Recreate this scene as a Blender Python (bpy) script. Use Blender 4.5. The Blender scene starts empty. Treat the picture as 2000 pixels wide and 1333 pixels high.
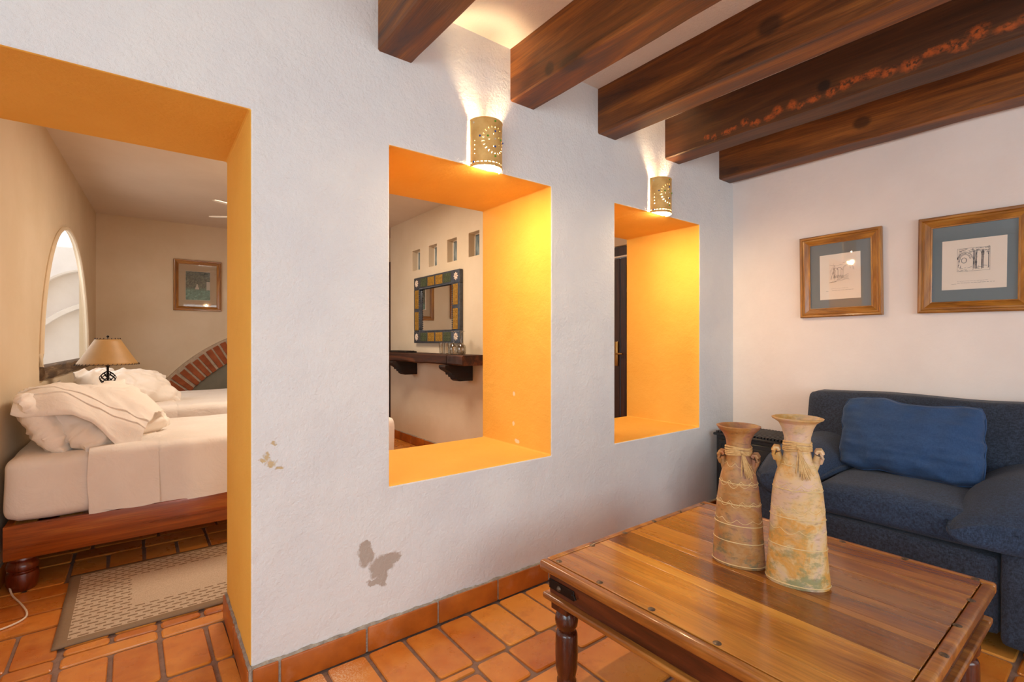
import bpy, bmesh, math, random
from mathutils import Vector, Matrix, noise, Euler
C = bpy.context.scene.collection
S = bpy.context.scene
PI = math.pi
R = math.radians
random.seed(7)

# ------------------------------------------------------------------ camera
CAM_Z = 1.266
cd = bpy.data.cameras.new('camera'); cam = bpy.data.objects.new('camera', cd); C.objects.link(cam)
cam.location = (0, 0, CAM_Z)
cam.rotation_euler = (R(90), 0, -math.atan2(.610, .792))
cd.sensor_width = 36; cd.lens = 960 / 2000 * 36; cd.clip_start = .02
S.camera = cam

# ------------------------------------------------------------------ world, lights, exposure
w = bpy.data.worlds.new('sky'); S.world = w; w.use_nodes = True
nt = w.node_tree; nt.nodes.clear()
wo = nt.nodes.new('ShaderNodeOutputWorld'); bg = nt.nodes.new('ShaderNodeBackground')
bg.inputs['Color'].default_value = (.86, .93, 1, 1); bg.inputs['Strength'].default_value = 1.6
nt.links.new(bg.outputs[0], wo.inputs[0])

def area(name, loc, rot, sx, sy, power, col):
    l = bpy.data.lights.new(name, 'AREA'); l.shape = 'RECTANGLE'; l.size = sx; l.size_y = sy
    l.energy = power; l.color = col
    o = bpy.data.objects.new(name, l); C.objects.link(o); o.location = loc; o.rotation_euler = rot
    return o
# daylight entering by the living room windows behind the camera, and by the bedroom's arched window; the warm bedroom ceiling lamp is unseen
area('daylight_rear_window', (1.1, -2.5, 1.6), (R(-90), 0, R(180)), 2.9, 1.6, 40, (.84, .95, 1))
area('daylight_side_window', (-2.1, -.6, 1.55), (R(90), 0, R(-90)), 2.2, 1.6, 44, (.70, .89, 1))
area('bedroom_ceiling_light', (1.3, 4.3, 2.74), (0, 0, 0), .7, .7, 36, (1, .86, .69))
area('daylight_arch_window', (-.60, 5.7, 1.6), (R(90), 0, R(-90)), 1.6, .7, 3.5, (.95, .97, 1))

S.view_settings.view_transform = 'Standard'; S.view_settings.look = 'None'
S.view_settings.gamma = 1; S.view_settings.use_curve_mapping = False
S.view_settings.exposure = .42
try:
    S.cycles.use_denoising = True
    S.cycles.max_bounces = 10; S.cycles.diffuse_bounces = 6
    S.cycles.sample_clamp_indirect = 6
    S.cycles.caustics_reflective = False; S.cycles.caustics_refractive = False
except Exception:
    pass

# ------------------------------------------------------------------ material helpers
def lin(c):
    if isinstance(c, str):
        c = [int(c[i:i + 2], 16) / 255 for i in (0, 2, 4)]
    return tuple((x / 12.92 if x <= .04045 else ((x + .055) / 1.055) ** 2.4) for x in c) + (1,)

class NT:
    def __init__(s, name):
        s.m = bpy.data.materials.new(name); s.m.use_nodes = True
        s.t = s.m.node_tree; s.t.nodes.clear()
        s.out = s.n('ShaderNodeOutputMaterial'); s.p = s.n('ShaderNodeBsdfPrincipled')
        s.l(s.p.outputs[0], s.out.inputs[0])
        s.tc = s.n('ShaderNodeTexCoord'); s.co = s.tc.outputs['Object']
    def n(s, k, **kw):
        x = s.t.nodes.new(k)
        for a, b in kw.items(): setattr(x, a, b)
        return x
    def l(s, a, b): s.t.links.new(a, b)
    def mapping(s, scale=(1, 1, 1), loc=(0, 0, 0), rot=(0, 0, 0), src=None):
        m = s.n('ShaderNodeMapping'); m.inputs['Scale'].default_value = scale
        m.inputs['Location'].default_value = loc; m.inputs['Rotation'].default_value = rot
        s.l(src or s.co, m.inputs['Vector']); return m.outputs[0]
    def noise(s, scale, vec=None, detail=5, rough=.6, dist=0, out='Fac'):
        x = s.n('ShaderNodeTexNoise'); x.inputs['Scale'].default_value = scale
        x.inputs['Detail'].default_value = detail; x.inputs['Roughness'].default_value = rough
        x.inputs['Distortion'].default_value = dist
        s.l(vec or s.co, x.inputs['Vector']); return x.outputs[out]
    def ramp(s, fac, stops, interp='LINEAR'):
        r = s.n('ShaderNodeValToRGB'); e = r.color_ramp.elements; r.color_ramp.interpolation = interp
        while len(e) < len(stops): e.new(.5)
        for el, (p, c) in zip(e, stops):
            el.position = p; el.color = c if isinstance(c, tuple) and len(c) == 4 else (lin(c) if isinstance(c, str) else (c, c, c, 1))
        s.l(fac, r.inputs[0]); return r.outputs[0]
    def mix(s, fac, a, b, mode='MIX'):
        x = s.n('ShaderNodeMix', data_type='RGBA', blend_type=mode)
        for sock, v in ((x.inputs[0], fac), (x.inputs[6], a), (x.inputs[7], b)):
            if isinstance(v, (int, float)): sock.default_value = v
            elif isinstance(v, str): sock.default_value = lin(v)
            elif isinstance(v, tuple): sock.default_value = v
            else: s.l(v, sock)
        return x.outputs[2]
    def math(s, op, a, b=0, c=None, clamp=False):
        x = s.n('ShaderNodeMath', operation=op, use_clamp=clamp)
        for k, v in enumerate((a, b) if c is None else (a, b, c)):
            if isinstance(v, (int, float)): x.inputs[k].default_value = v
            else: s.l(v, x.inputs[k])
        return x.outputs[0]
    def attr(s, name):
        a = s.n('ShaderNodeAttribute', attribute_name=name); return a.outputs['Fac']
    def sep(s, v=None):
        x = s.n('ShaderNodeSeparateXYZ'); s.l(v or s.co, x.inputs[0]); return x.outputs
    def blob(s, centres, warp=.05, wscale=20, soft=.3, seed=0):
        """mask of ragged patches: centres = (x, y, z, rx, ry, rz)"""
        nz = s.noise(wscale, detail=6, rough=.65, out='Color', vec=s.mapping(loc=(seed, 0, 0)))
        v = s.n('ShaderNodeVectorMath', operation='SUBTRACT'); s.l(nz, v.inputs[0]); v.inputs[1].default_value = (.5, .5, .5)
        v2 = s.n('ShaderNodeVectorMath', operation='SCALE'); s.l(v.outputs[0], v2.inputs[0]); v2.inputs['Scale'].default_value = warp
        v3 = s.n('ShaderNodeVectorMath', operation='ADD'); s.l(s.co, v3.inputs[0]); s.l(v2.outputs[0], v3.inputs[1])
        tot = None
        for (x, y, z, rx, ry, rz) in centres:
            m = s.mapping(scale=(1 / rx, 1 / ry, 1 / rz), loc=(-x / rx, -y / ry, -z / rz), src=v3.outputs[0])
            ln = s.n('ShaderNodeVectorMath', operation='LENGTH'); s.l(m, ln.inputs[0])
            mr = s.n('ShaderNodeMapRange'); mr.inputs[1].default_value = 1 + soft; mr.inputs[2].default_value = 1 - soft
            s.l(ln.outputs['Value'], mr.inputs[0]); o = mr.outputs[0]
            tot = o if tot is None else s.math('MAXIMUM', tot, o)
        return tot
    def bump(s, h, strength, dist=.01, prev=None):
        b = s.n('ShaderNodeBump'); b.inputs['Strength'].default_value = strength; b.inputs['Distance'].default_value = dist
        s.l(h, b.inputs['Height'])
        if prev is not None: s.l(prev, b.inputs['Normal'])
        return b.outputs[0]
    def done(s, col=None, rough=None, normal=None, **kw):
        for k, v in (('Base Color', col), ('Roughness', rough), ('Normal', normal)):
            if v is None: continue
            if isinstance(v, (int, float)): s.p.inputs[k].default_value = v
            elif isinstance(v, (str,)): s.p.inputs[k].default_value = lin(v)
            elif isinstance(v, tuple): s.p.inputs[k].default_value = v
            else: s.l(v, s.p.inputs[k])
        for k, v in kw.items():
            s.p.inputs[k.replace('_', ' ')].default_value = v
        return s.m

def simple(name, col, rough=.5, col2=None, scale=12, bump=0, bscale=60, bdist=.004, **kw):
    t = NT(name)
    c = t.ramp(t.noise(scale), [(.3, lin(col)), (.7, lin(col2))]) if col2 else lin(col)
    n = t.bump(t.noise(bscale, detail=4), bump, bdist) if bump else None
    return t.done(c, rough, n, **kw)

def plaster(name, col, col2, big=.35, fine=.5, patches=None, bd=.006):
    t = NT(name)
    c = t.ramp(t.noise(1.7, detail=6), [(.35, lin(col)), (.68, lin(col2))])
    lump = t.noise(9, detail=5, rough=.55); grit = t.noise(75, detail=6, rough=.7)
    trowel = t.noise(3.5, detail=3, dist=.4)
    n = t.bump(trowel, big, .03); n = t.bump(lump, big, .012, n)
    if patches:
        for centres, pc, warp, ws, soft in patches:
            m = t.blob(centres, warp, ws, soft, seed=len(pc) + ws)
            c = t.mix(m, c, pc)
            inv = t.math('SUBTRACT', 1, m); n = t.bump(inv, .5, .003, n)
    n = t.bump(grit, fine, bd, n)
    return t.done(c, .85, n)

def wood(name, dark, mid, light, axis='y', scale=3.5, stretch=14, rough=.45, bump=.15, tint=False, coat=0, knots=0, redness=None, contrast=1):
    t = NT(name)
    k = {'x': 0, 'y': 1, 'z': 2}[axis]
    sc = [stretch * .55] * 3; sc[k] = .5
    src = t.co
    if tint:
        a = t.attr('tint'); v = t.n('ShaderNodeVectorMath', operation='ADD'); cc = t.n('ShaderNodeCombineXYZ')
        off = t.math('MULTIPLY', a, 31.7)
        for q in range(3): t.l(off, cc.inputs[q])
        t.l(t.co, v.inputs[0]); t.l(cc.outputs[0], v.inputs[1]); src = v.outputs[0]
    mv = t.mapping(scale=tuple(sc), src=src)
    g = t.noise(scale * .55, mv, detail=7, rough=.62, dist=1.3)
    sc2 = [stretch * 5] * 3; sc2[k] = 1.5
    fine = t.noise(scale, t.mapping(scale=tuple(sc2), src=src), detail=4, rough=.6)
    c = t.ramp(g, [(.5 - .2 / contrast, lin(dark)), (.5, lin(mid)), (.5 + .2 / contrast, lin(light))])
    f2 = t.ramp(fine, [(.35, .62), (.6, 1.0)])
    c = t.mix(.75, c, f2, 'MULTIPLY')
    if tint:
        tr = t.ramp(t.attr('tint'), [(0, (.34, .24, .17, 1)), (.5, (.74, .62, .5, 1)), (1, (1.0, .98, .92, 1))])
        c = t.mix(1, c, tr, 'MULTIPLY')
    if knots:
        ks = [1.2] * 3; ks[k] = .45
        vo = t.n('ShaderNodeTexVoronoi'); vo.inputs['Scale'].default_value = knots
        nv = t.mapping(scale=(1, .55, 1) if k == 1 else (.55, 1, 1))
        t.l(nv, vo.inputs['Vector'])
        kn = t.ramp(vo.outputs['Distance'], [(.07, 1.0), (.13, 0.0)])
        kb = t.blob([(.872, 1.27, 2.466, .035, .09, .03), (1.51, 1.53, 2.48, .04, .075, .03), (1.492, 1.66, 2.50, .02, .03, .03), (3.44, 1.05, 2.57, .03, .045, .035), (2.13, .98, 2.60, .03, .05, .04)], .02, 20, .25)
        kn = t.math('MAXIMUM', kn, kb)
        c = t.mix(t.math('MULTIPLY', kn, .75), c, dark and tuple(x * .45 for x in lin(dark)[:3]) + (1,))
    nrm = t.bump(fine, bump, .003)
    rr = t.ramp(g, [(.3, rough * .85), (.7, min(1, rough * 1.2))])
    return t.done(c, rr, nrm, Coat_Weight=coat, Coat_Roughness=.12)

M = {}
M['white'] = plaster('white_plaster', 'dededf', 'eae9e6', .5, .95, patches=[
    ([(.815, 1.95, .325, .05, .3, .045), (.862, 1.95, .352, .04, .3, .022), (.79, 1.95, .275, .035, .3, .012), (.83, 1.95, .29, .018, .3, .04),
      (.756, 1.95, .392, .032, .3, .04), (.748, 1.95, .42, .02, .3, .03)], 'b9ab9e', .09, 17, .14),
    ([(.397, 1.95, .822, .016, .3, .012), (.382, 1.95, .85, .008, .3, .016), (.424, 1.95, .80, .014, .3, .006), (.404, 1.95, .89, .007, .3, .006),
      (.37, 1.95, .835, .01, .3, .006)], 'd0b78d', .05, 40, .3),
    ])
M['white_far'] = plaster('white_plaster_smooth', 'e6dcd6', 'efe6e0', .2, .12)
M['ceil'] = plaster('white_ceiling_plaster', 'efe7dc', 'f6efe6', .3, .9, bd=.008)
M['cream'] = plaster('cream_plaster', 'dac6a8', 'e2d0b6', .15, .12)
M['cream_ceiling'] = plaster('cream_ceiling_plaster', 'dccbb8', 'e2d2c0', .1, .1)
M['orange'] = plaster('orange_plaster', 'ebb348', 'f2be54', .3, .45, patches=[
    ([(1.764, 2.271, .956, .2, .012, .012), (1.764, 2.276, .784, .2, .012, .012), (1.764, 2.242, .685, .2, .02, .012)], 'f3dfc0', .03, 30, .25)])

def tile_material():
    t = NT('terracotta_tile')
    tint = t.attr('tint')
    base = t.ramp(tint, [(0, 'b5601c'), (.35, 'c67024'), (.7, 'd37f2e'), (1, 'de923f')])
    cl = t.noise(6, detail=6, rough=.6); c = t.mix(t.ramp(cl, [(.35, .0), (.75, .55)]), base, 'e6a14e')
    dk = t.noise(11, t.mapping(loc=(5, 3, 1)), detail=6); c = t.mix(t.ramp(dk, [(.52, 0.0), (.75, .5)]), c, 'a04a16')
    sp = t.noise(90, detail=3); c = t.mix(t.ramp(sp, [(.68, 0.0), (.74, .5)]), c, '6d2c10')
    # white lime dust where the photo has it
    m = t.blob([(.60, 1.86, 0, .09, .07, .1), (.62, 1.78, 0, .05, .06, .1)], .12, 25, .6)
    grit = t.ramp(t.noise(160, detail=3), [(.45, .05), (.6, .7)])
    c = t.mix(t.math('MULTIPLY', m, grit), c, 'e8d3b8')
    n = t.bump(t.noise(14, detail=4), .25, .006); n = t.bump(t.noise(120, detail=4), .12, .002, n)
    r = t.ramp(t.noise(8, detail=5), [(.3, .22), (.7, .42)])
    return t.done(c, r, n, Coat_Weight=.25, Coat_Roughness=.2)
M['tile'] = tile_material()
M['base_tile'] = simple('baseboard_tile', 'a54a1a', .35, 'bb5c22', 9, .2, 30, Coat_Weight=.2)
def base_tile():
    t = NT('baseboard_tile'); c = t.ramp(t.noise(5, detail=6), [(.35, '94490f'), (.65, 'b8641e')])
    h = t.ramp(t.noise(4.5, t.mapping(loc=(2.2, 1, 4)), detail=5), [(.56, 0.0), (.72, .45)])
    c = t.mix(h, c, 'b78f78'); return t.done(c, .4, t.bump(t.noise(35), .25, .004), Coat_Weight=.1)
M['base_tile'] = base_tile()
M['grout'] = simple('grout', '7d6353', .9, '97796a', 30, .6, 140, .004)
M['mortar'] = simple('mortar', '8a8076', .95, 'b5a999', 40, .9, 120, .01)
M['beam'] = wood('dark_beam_wood', '40200a', '784416', 'a86826', 'y', 3.2, 11, .5, .5, knots=1.5)
def beam_worn():
    t = NT('worn_beam_wood')
    mv = t.mapping(scale=(6, .5, 6)); g = t.noise(1.8, mv, detail=7, dist=1.2)
    c = t.ramp(g, [(.3, '301a0a'), (.5, '4e2b10'), (.7, '68401a')])
    fine = t.noise(3, t.mapping(scale=(50, 1.5, 50)), detail=4)
    c = t.mix(.6, c, t.ramp(fine, [(.35, .6), (.6, 1.0)]), 'MULTIPLY')
    # flaked orange stain in a ragged row near the lower edge of the side face
    spots = []
    r_ = random.Random(3)
    for k in range(26):
        y = 1.66 - k * .062 + r_.uniform(-.02, .02)
        spots.append((2.773, y, 2.505 + r_.uniform(-.012, .018) + .0006 * k * k * .1, .03, r_.uniform(.012, .026) + k * .0006, r_.uniform(.008, .02) + k * .0004))
    m = t.blob(spots, .035, 45, .45)
    m = t.math('MULTIPLY', m, t.ramp(t.noise(60), [(.38, .0), (.55, .9)]))
    c = t.mix(m, c, 'b4561a')
    c = t.mix(t.math('MULTIPLY', t.blob([(2.773, 1.01, 2.56, .03, .03, .028)], .012, 25, .25), .85), c, '140b06')
    return t.done(c, .55, t.bump(fine, .5, .003))
M['beam_worn'] = beam_worn()
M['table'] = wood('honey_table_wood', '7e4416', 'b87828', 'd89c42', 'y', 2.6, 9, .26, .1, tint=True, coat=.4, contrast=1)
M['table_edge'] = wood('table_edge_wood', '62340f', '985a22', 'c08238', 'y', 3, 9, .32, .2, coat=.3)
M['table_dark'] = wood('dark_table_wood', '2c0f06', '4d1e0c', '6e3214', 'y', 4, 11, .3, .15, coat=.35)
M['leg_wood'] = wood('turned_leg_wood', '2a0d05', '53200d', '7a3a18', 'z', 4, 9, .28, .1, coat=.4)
M['bed_wood'] = wood('bed_wood', '7a340c', 'a24e14', 'be7026', 'x', 3.5, 10, .3, .1, coat=.3)
M['bed_leg'] = wood('bed_leg_wood', '4c1a08', '70290c', '8c3e14', 'z', 3.5, 8, .3, .1, coat=.3)
M['slat'] = wood('pine_slat', 'a87434', 'c8944a', 'dcae68', 'y', 3, 9, .6, .1)
M['frame_wood'] = wood('picture_frame_wood', '6a3c10', 'a86c22', 'cc9038', 'z', 6, 9, .35, .15, coat=.3)
M['frame_wood_x'] = wood('picture_frame_wood_level', '6a3c10', 'a86c22', 'cc9038', 'x', 6, 9, .35, .15, coat=.3)
M['shelf'] = wood('shelf_wood', '22100a', '442313', '7a4322', 'y', 3.5, 8, .55, .6)
M['corbel'] = wood('corbel_wood', '120a07', '22130c', '3a2114', 'x', 3.5, 8, .7, .5)
M['door'] = wood('dark_door_wood', '22110a', '40241a', '5e3a28', 'z', 3, 8, .45, .2)
M['sillwood'] = wood('weathered_sill_wood', '3e2a18', '6e563e', '9c8468', 'y', 5, 7, .85, 1.0)
M['black'] = simple('black_painted_wood', '14161a', .42, '1e2024', 20, .15, 40)
M['rug'] = None
M['iron'] = simple('black_iron', '1a1310', .5, '2c211a', 40, .2, 80, Metallic=.7)
M['nail'] = simple('aged_iron', '4a3c30', .45, '7c6a58', 90, .5, 120, Metallic=.7)
def brass():
    t = NT('brushed_brass'); c = t.ramp(t.noise(14, detail=6), [(.3, 'cc9c54'), (.7, 'e6c078')])
    return t.done(c, .55, t.bump(t.noise(60), .2, .002), Metallic=.35)
M['brass'] = brass()
def emis(name, col, st):
    t = NT(name); return t.done(col, .5, None, Emission_Color=lin(col), Emission_Strength=st)
M['bulb'] = emis('lit_bulb', 'ffdcaa', 620)
M['gem_blue'] = simple('blue_glass_gem', '2c4c9c', .15)
M['gem_green'] = simple('green_glass_gem', '5c9c2c', .15)
M['gem_clear'] = simple('amber_glass_gem', 'd0c0a0', .15)
def denim(name, a, b, rough=.9, s=1):
    t = NT(name)
    th = t.noise(6, detail=5)
    w1 = t.noise(520 * s, t.mapping(scale=(1, .12, .12)), detail=2); w2 = t.noise(520 * s, t.mapping(scale=(.12, 1, .12)), detail=2)
    w3 = t.noise(520 * s, t.mapping(scale=(.12, .12, 1)), detail=2)
    wv = t.math('ADD', t.math('ADD', w1, w2), w3)
    f = t.ramp(t.math('MULTIPLY', wv, .333), [(.42, 0.0), (.60, 1.0)])
    c = t.mix(f, a, b)
    c = t.mix(t.ramp(th, [(.4, 0.0), (.7, .35)]), c, tuple(x * .6 for x in lin(a)[:3]) + (1,))
    return t.done(c, rough, t.bump(wv, .25, .002), Sheen_Weight=.08, Sheen_Roughness=.5)
M['denim'] = denim('navy_denim', '19202c', '38445a', s=1.3)
M['denim_seat'] = denim('navy_denim_seat', '182438', '344866', s=1.3)
M['cushion'] = denim('blue_canvas', '24426a', '304f78')
def linen(name, col, col2, stripe=0):
    t = NT(name); c = t.ramp(t.noise(3), [(.3, lin(col)), (.7, lin(col2))])
    n = t.bump(t.noise(7, detail=4, dist=1.0), .35, .02)
    if stripe:
        wv = t.n('ShaderNodeTexWave', wave_type='BANDS', bands_direction='Y'); wv.inputs['Scale'].default_value = stripe
        t.l(t.co, wv.inputs['Vector'])
        n = t.bump(wv.outputs['Fac'], .18, .004, n)
    return t.done(c, .75, n, Sheen_Weight=.1)
M['linen'] = linen('white_linen', 'e9dfd6', 'f1e9e1')
M['linen_stripe'] = linen('white_striped_linen', 'e9dfd6', 'f1e9e1', 7)
M['linen2'] = linen('white_pillow_linen', 'efe6dc', 'f6eee6')
M['shade'] = simple('parchment_lampshade', 'a07a48', .55, 'b48c58', 6, .1, 40)
M['stitch'] = simple('dark_leather_lacing', '3c2412', .7)
def vase_mat(name, cols, sc, seed):
    t = NT(name)
    a = t.noise(sc, t.mapping(loc=(seed, 0, 0)), detail=7, rough=.62, dist=.5)
    c = t.ramp(a, [(.30, cols[0]), (.42, cols[1]), (.5, cols[2]), (.6, cols[3]), (.72, cols[4])])
    b = t.noise(sc * 2.2, t.mapping(loc=(3 + seed, 9, 2), scale=(1, 1, 1.6)), detail=7, rough=.7)
    zz = t.sep()[2]
    low = t.ramp(zz, [(0.02, .9), (.24, .25)])
    green = t.math('MULTIPLY', t.ramp(b, [(.50, 0.0), (.60, .85)]), low)
    c = t.mix(green, c, cols[5])
    d = t.noise(45, t.mapping(scale=(1, 1, 2.5)), detail=5); c = t.mix(t.ramp(d, [(.55, 0.0), (.72, .55)]), c, cols[6])
    n = t.bump(t.noise(30, detail=6), .3, .003)
    return t.done(c, .55, n)
M['vase_a'] = vase_mat('pale_ochre_glaze', ['c9a070', 'c98f3c', 'cfae7c', 'c6a592', 'd9c68e', '6e7a50', '8c6c44'], 7, 0)
M['vase_b'] = vase_mat('rusty_ochre_glaze', ['a8663a', 'a8743a', 'b08452', 'a0705a', 'b08a4c', '56604a', '5a4630'], 8, 4)
M['relief'] = simple('pale_clay_relief', 'd8c090', .6, 'c9aa72', 30)
M['raffia'] = simple('raffia_rope', 'b89058', .8, 'd4b27c', 60, .3, 200)
M['mat_grey'] = simple('grey_mount_board', '6d7274', .6)
M['mat_blue'] = simple('blue_grey_mount_board', '62757e', .6)
M['mat_tan'] = simple('tan_mount_board', 'b09a80', .7)
M['paper'] = simple('print_paper', 'efe2d2', .75, 'f4e9dc', 6)
M['ink_brown'] = simple('sepia_ink', '6c6052', .8)
M['ink_blue'] = simple('blue_black_ink', '3c4452', .8)
M['ink_soft'] = simple('pale_ink_wash', 'b8b0a4', .8)
def glassy(name, ior=1.5, tint='ffffff'):
    t = NT(name)
    tr = t.n('ShaderNodeBsdfTransparent'); tr.inputs[0].default_value = lin(tint)
    gl = t.n('ShaderNodeBsdfGlossy'); gl.inputs['Roughness'].default_value = .03
    lw = t.n('ShaderNodeLayerWeight'); lw.inputs[0].default_value = .5
    fr = t.math('ADD', t.math('MULTIPLY', t.math('POWER', lw.outputs['Facing'], 4), .7), .03 * ior)
    mx = t.n('ShaderNodeMixShader'); t.l(fr, mx.inputs[0]); t.l(tr.outputs[0], mx.inputs[1]); t.l(gl.outputs[0], mx.inputs[2])
    t.l(mx.outputs[0], t.out.inputs[0]); return t.m
M['pane'] = glassy('clear_glass_pane')
M['tumbler'] = glassy('clear_drinking_glass', 5, 'eeece8')
def glass_block():
    t = NT('rippled_glass_block'); c = t.ramp(t.noise(25, t.mapping(scale=(1, 1, .3)), detail=5), [(.35, '46545a'), (.65, '8a9a9c')])
    return t.done(c, .15, t.bump(t.noise(30), .6, .01))
M['block'] = glass_block()
M['door_glass'] = simple('smoky_door_glass', '6a6c6c', .12, '7c7e7e', 4)
t = NT('mirror_glass'); M['mirror'] = t.done('f4f2ee', .02, None, Metallic=1)
M['tin'] = simple('painted_tin_blue_grey', '3c4048', .4, '575c66', 25, .4, 60, Metallic=.4)
M['tin_ochre'] = simple('painted_ochre_flowers', '7c5a16', .55, 'a87c24', 40, .6, 60)
M['tin_green'] = simple('painted_dark_green', '38422a', .5, '4a5236', 30, .5, 60)
M['tin_white'] = simple('painted_white_petals', 'e4d6c4', .5, 'c8a894', 60)
M['brick'] = simple('red_brick', '8a4422', .85, 'b4643a', 9, .6, 60, .01)
M['brick_mortar'] = simple('brick_mortar', 'b29c84', .95, 'c8b49c', 30, .9, 60, .01)
M['niche'] = simple('grey_green_niche', '7c7868', .9, '868272', 8)
M['ext'] = simple('white_exterior_wall', 'e6dcd4', .9, 'eee5de', 3, .3, 20, .01)
M['white_paint'] = simple('white_paint', 'ece6da', .45)
M['cord'] = simple('white_cord', 'e8d8c0', .5)
M['tray'] = simple('dark_tray', '16100e', .4)
M['handle'] = simple('brass_handle', 'b08a50', .3, Metallic=.9)

# ------------------------------------------------------------------ mesh helpers
def link(name, me, parent=None):
    o = bpy.data.objects.new(name, me); C.objects.link(o)
    if parent is not None: o.parent = parent
    return o
def tag(o, label=None, cat=None, group=None, kind=None):
    if label: o['label'] = label
    if cat: o['category'] = cat
    if group: o['group'] = group
    if kind: o['kind'] = kind
    return o
def thing(name, label, cat, loc=(0, 0, 0), rz=0, group=None, rx=0):
    o = bpy.data.objects.new(name, None); C.objects.link(o); o.empty_display_size = .05
    o.location = loc; o.rotation_euler = (rx, 0, rz)
    return tag(o, label, cat, group)

class MB:
    def __init__(s): s.bm = bmesh.new(); s.t = None
    def tintlayer(s):
        if s.t is None: s.t = s.bm.faces.layers.float.new('tint')
        return s.t
    def quad(s, pts, mi=0):
        f = s.bm.faces.new([s.bm.verts.new(p) for p in pts]); f.material_index = mi; return f
    def box(s, x0, x1, y0, y1, z0, z1, bev=0, mi=0, seg=1, mtx=None, tint=None):
        r = bmesh.ops.create_cube(s.bm, size=1)
        vs = r['verts']
        for v in vs:
            v.co = Vector(((x0 + x1) / 2 + v.co.x * (x1 - x0), (y0 + y1) / 2 + v.co.y * (y1 - y0), (z0 + z1) / 2 + v.co.z * (z1 - z0)))
        fs = set(f for v in vs for f in v.link_faces)
        if bev:
            es = list(set(e for v in vs for e in v.link_edges))
            rr = bmesh.ops.bevel(s.bm, geom=es, offset=bev, segments=seg, affect='EDGES', profile=.5)
            fs = set(rr['faces']) | set(f for f in fs if f.is_valid)
            vs = list(set(rr['verts']) | set(v for f in fs for v in f.verts))
            fs = set(f for v in vs for f in v.link_faces)
        for f in fs:
            f.material_index = mi
            if tint is not None: f[s.tintlayer()] = tint
        if mtx is not None:
            for v in vs: v.co = mtx @ v.co
        return vs
    def lathe(s, prof, seg=32, at=(0, 0, 0), sx=1, sy=1, mtx=None, cap=True):
        rings = []
        for (r, z) in prof:
            ring = []
            for k in range(seg):
                a = 2 * PI * k / seg
                p = Vector((at[0] + r * sx * math.cos(a), at[1] + r * sy * math.sin(a), at[2] + z))
                ring.append(s.bm.verts.new(mtx @ p if mtx is not None else p))
            rings.append(ring)
        for a, b in zip(rings, rings[1:]):
            for k in range(seg): s.bm.faces.new((a[k], a[(k + 1) % seg], b[(k + 1) % seg], b[k]))
        if cap:
            s.bm.faces.new(rings[0][::-1]); s.bm.faces.new(rings[-1])
    def loft(s, rings, cap=True, close=True):
        vr = [[s.bm.verts.new(p) for p in r] for r in rings]
        n = len(vr[0])
        for a, b in zip(vr, vr[1:]):
            for k in range(n if close else n - 1): s.bm.faces.new((a[k], a[(k + 1) % n], b[(k + 1) % n], b[k]))
        if cap: s.bm.faces.new(vr[0][::-1]); s.bm.faces.new(vr[-1])
    def tube(s, pts, r, seg=8, closed=False, taper=None):
        pts = [Vector(p) for p in pts]; n = len(pts); rings = []
        up = Vector((0, 0, 1))
        for i, p in enumerate(pts):
            a = pts[(i - 1) % n] if (closed or i > 0) else p
            b = pts[(i + 1) % n] if (closed or i < n - 1) else p
            d = (b - a).normalized()
            u = d.cross(up)
            if u.length < .05: u = d.cross(Vector((1, 0, 0)))
            u.normalize(); v = d.cross(u)
            rr = r * (taper(i / (n - 1)) if taper else 1)
            rings.append([p + rr * (u * math.cos(2 * PI * k / seg) + v * math.sin(2 * PI * k / seg)) for k in range(seg)])
        if closed:
            vr = [[s.bm.verts.new(p) for p in q] for q in rings]
            for i in range(n):
                a, b = vr[i], vr[(i + 1) % n]
                for k in range(seg): s.bm.faces.new((a[k], a[(k + 1) % seg], b[(k + 1) % seg], b[k]))
        else: s.loft(rings)
    def prism(s, outline, axis, a, b):
        """outline: 2D points; axis: extrusion axis"""
        def P(p, h):
            return {'x': (h, p[0], p[1]), 'y': (p[0], h, p[1]), 'z': (p[0], p[1], h)}[axis]
        s.loft([[P(p, a) for p in outline], [P(p, b) for p in outline]])
    def build(s, name, mat, parent=None, org=(0, 0, 0), smooth=40):
        bm = s.bm
        bmesh.ops.recalc_face_normals(bm, faces=bm.faces)
        bmesh.ops.translate(bm, verts=bm.verts, vec=-Vector(org))
        me = bpy.data.meshes.new(name); bm.to_mesh(me); bm.free()
        for m in (mat if isinstance(mat, (list, tuple)) else [mat]): me.materials.append(m)
        if smooth:
            for p in me.polygons: p.use_smooth = True
            me.set_sharp_from_angle(angle=R(smooth))
        o = link(name, me, parent)
        if parent is None: o.location = org
        return o

def nz(p, s=1, seed=0): return noise.noise(Vector(p) * s + Vector((seed, seed * 1.7, seed * .3)))

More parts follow.
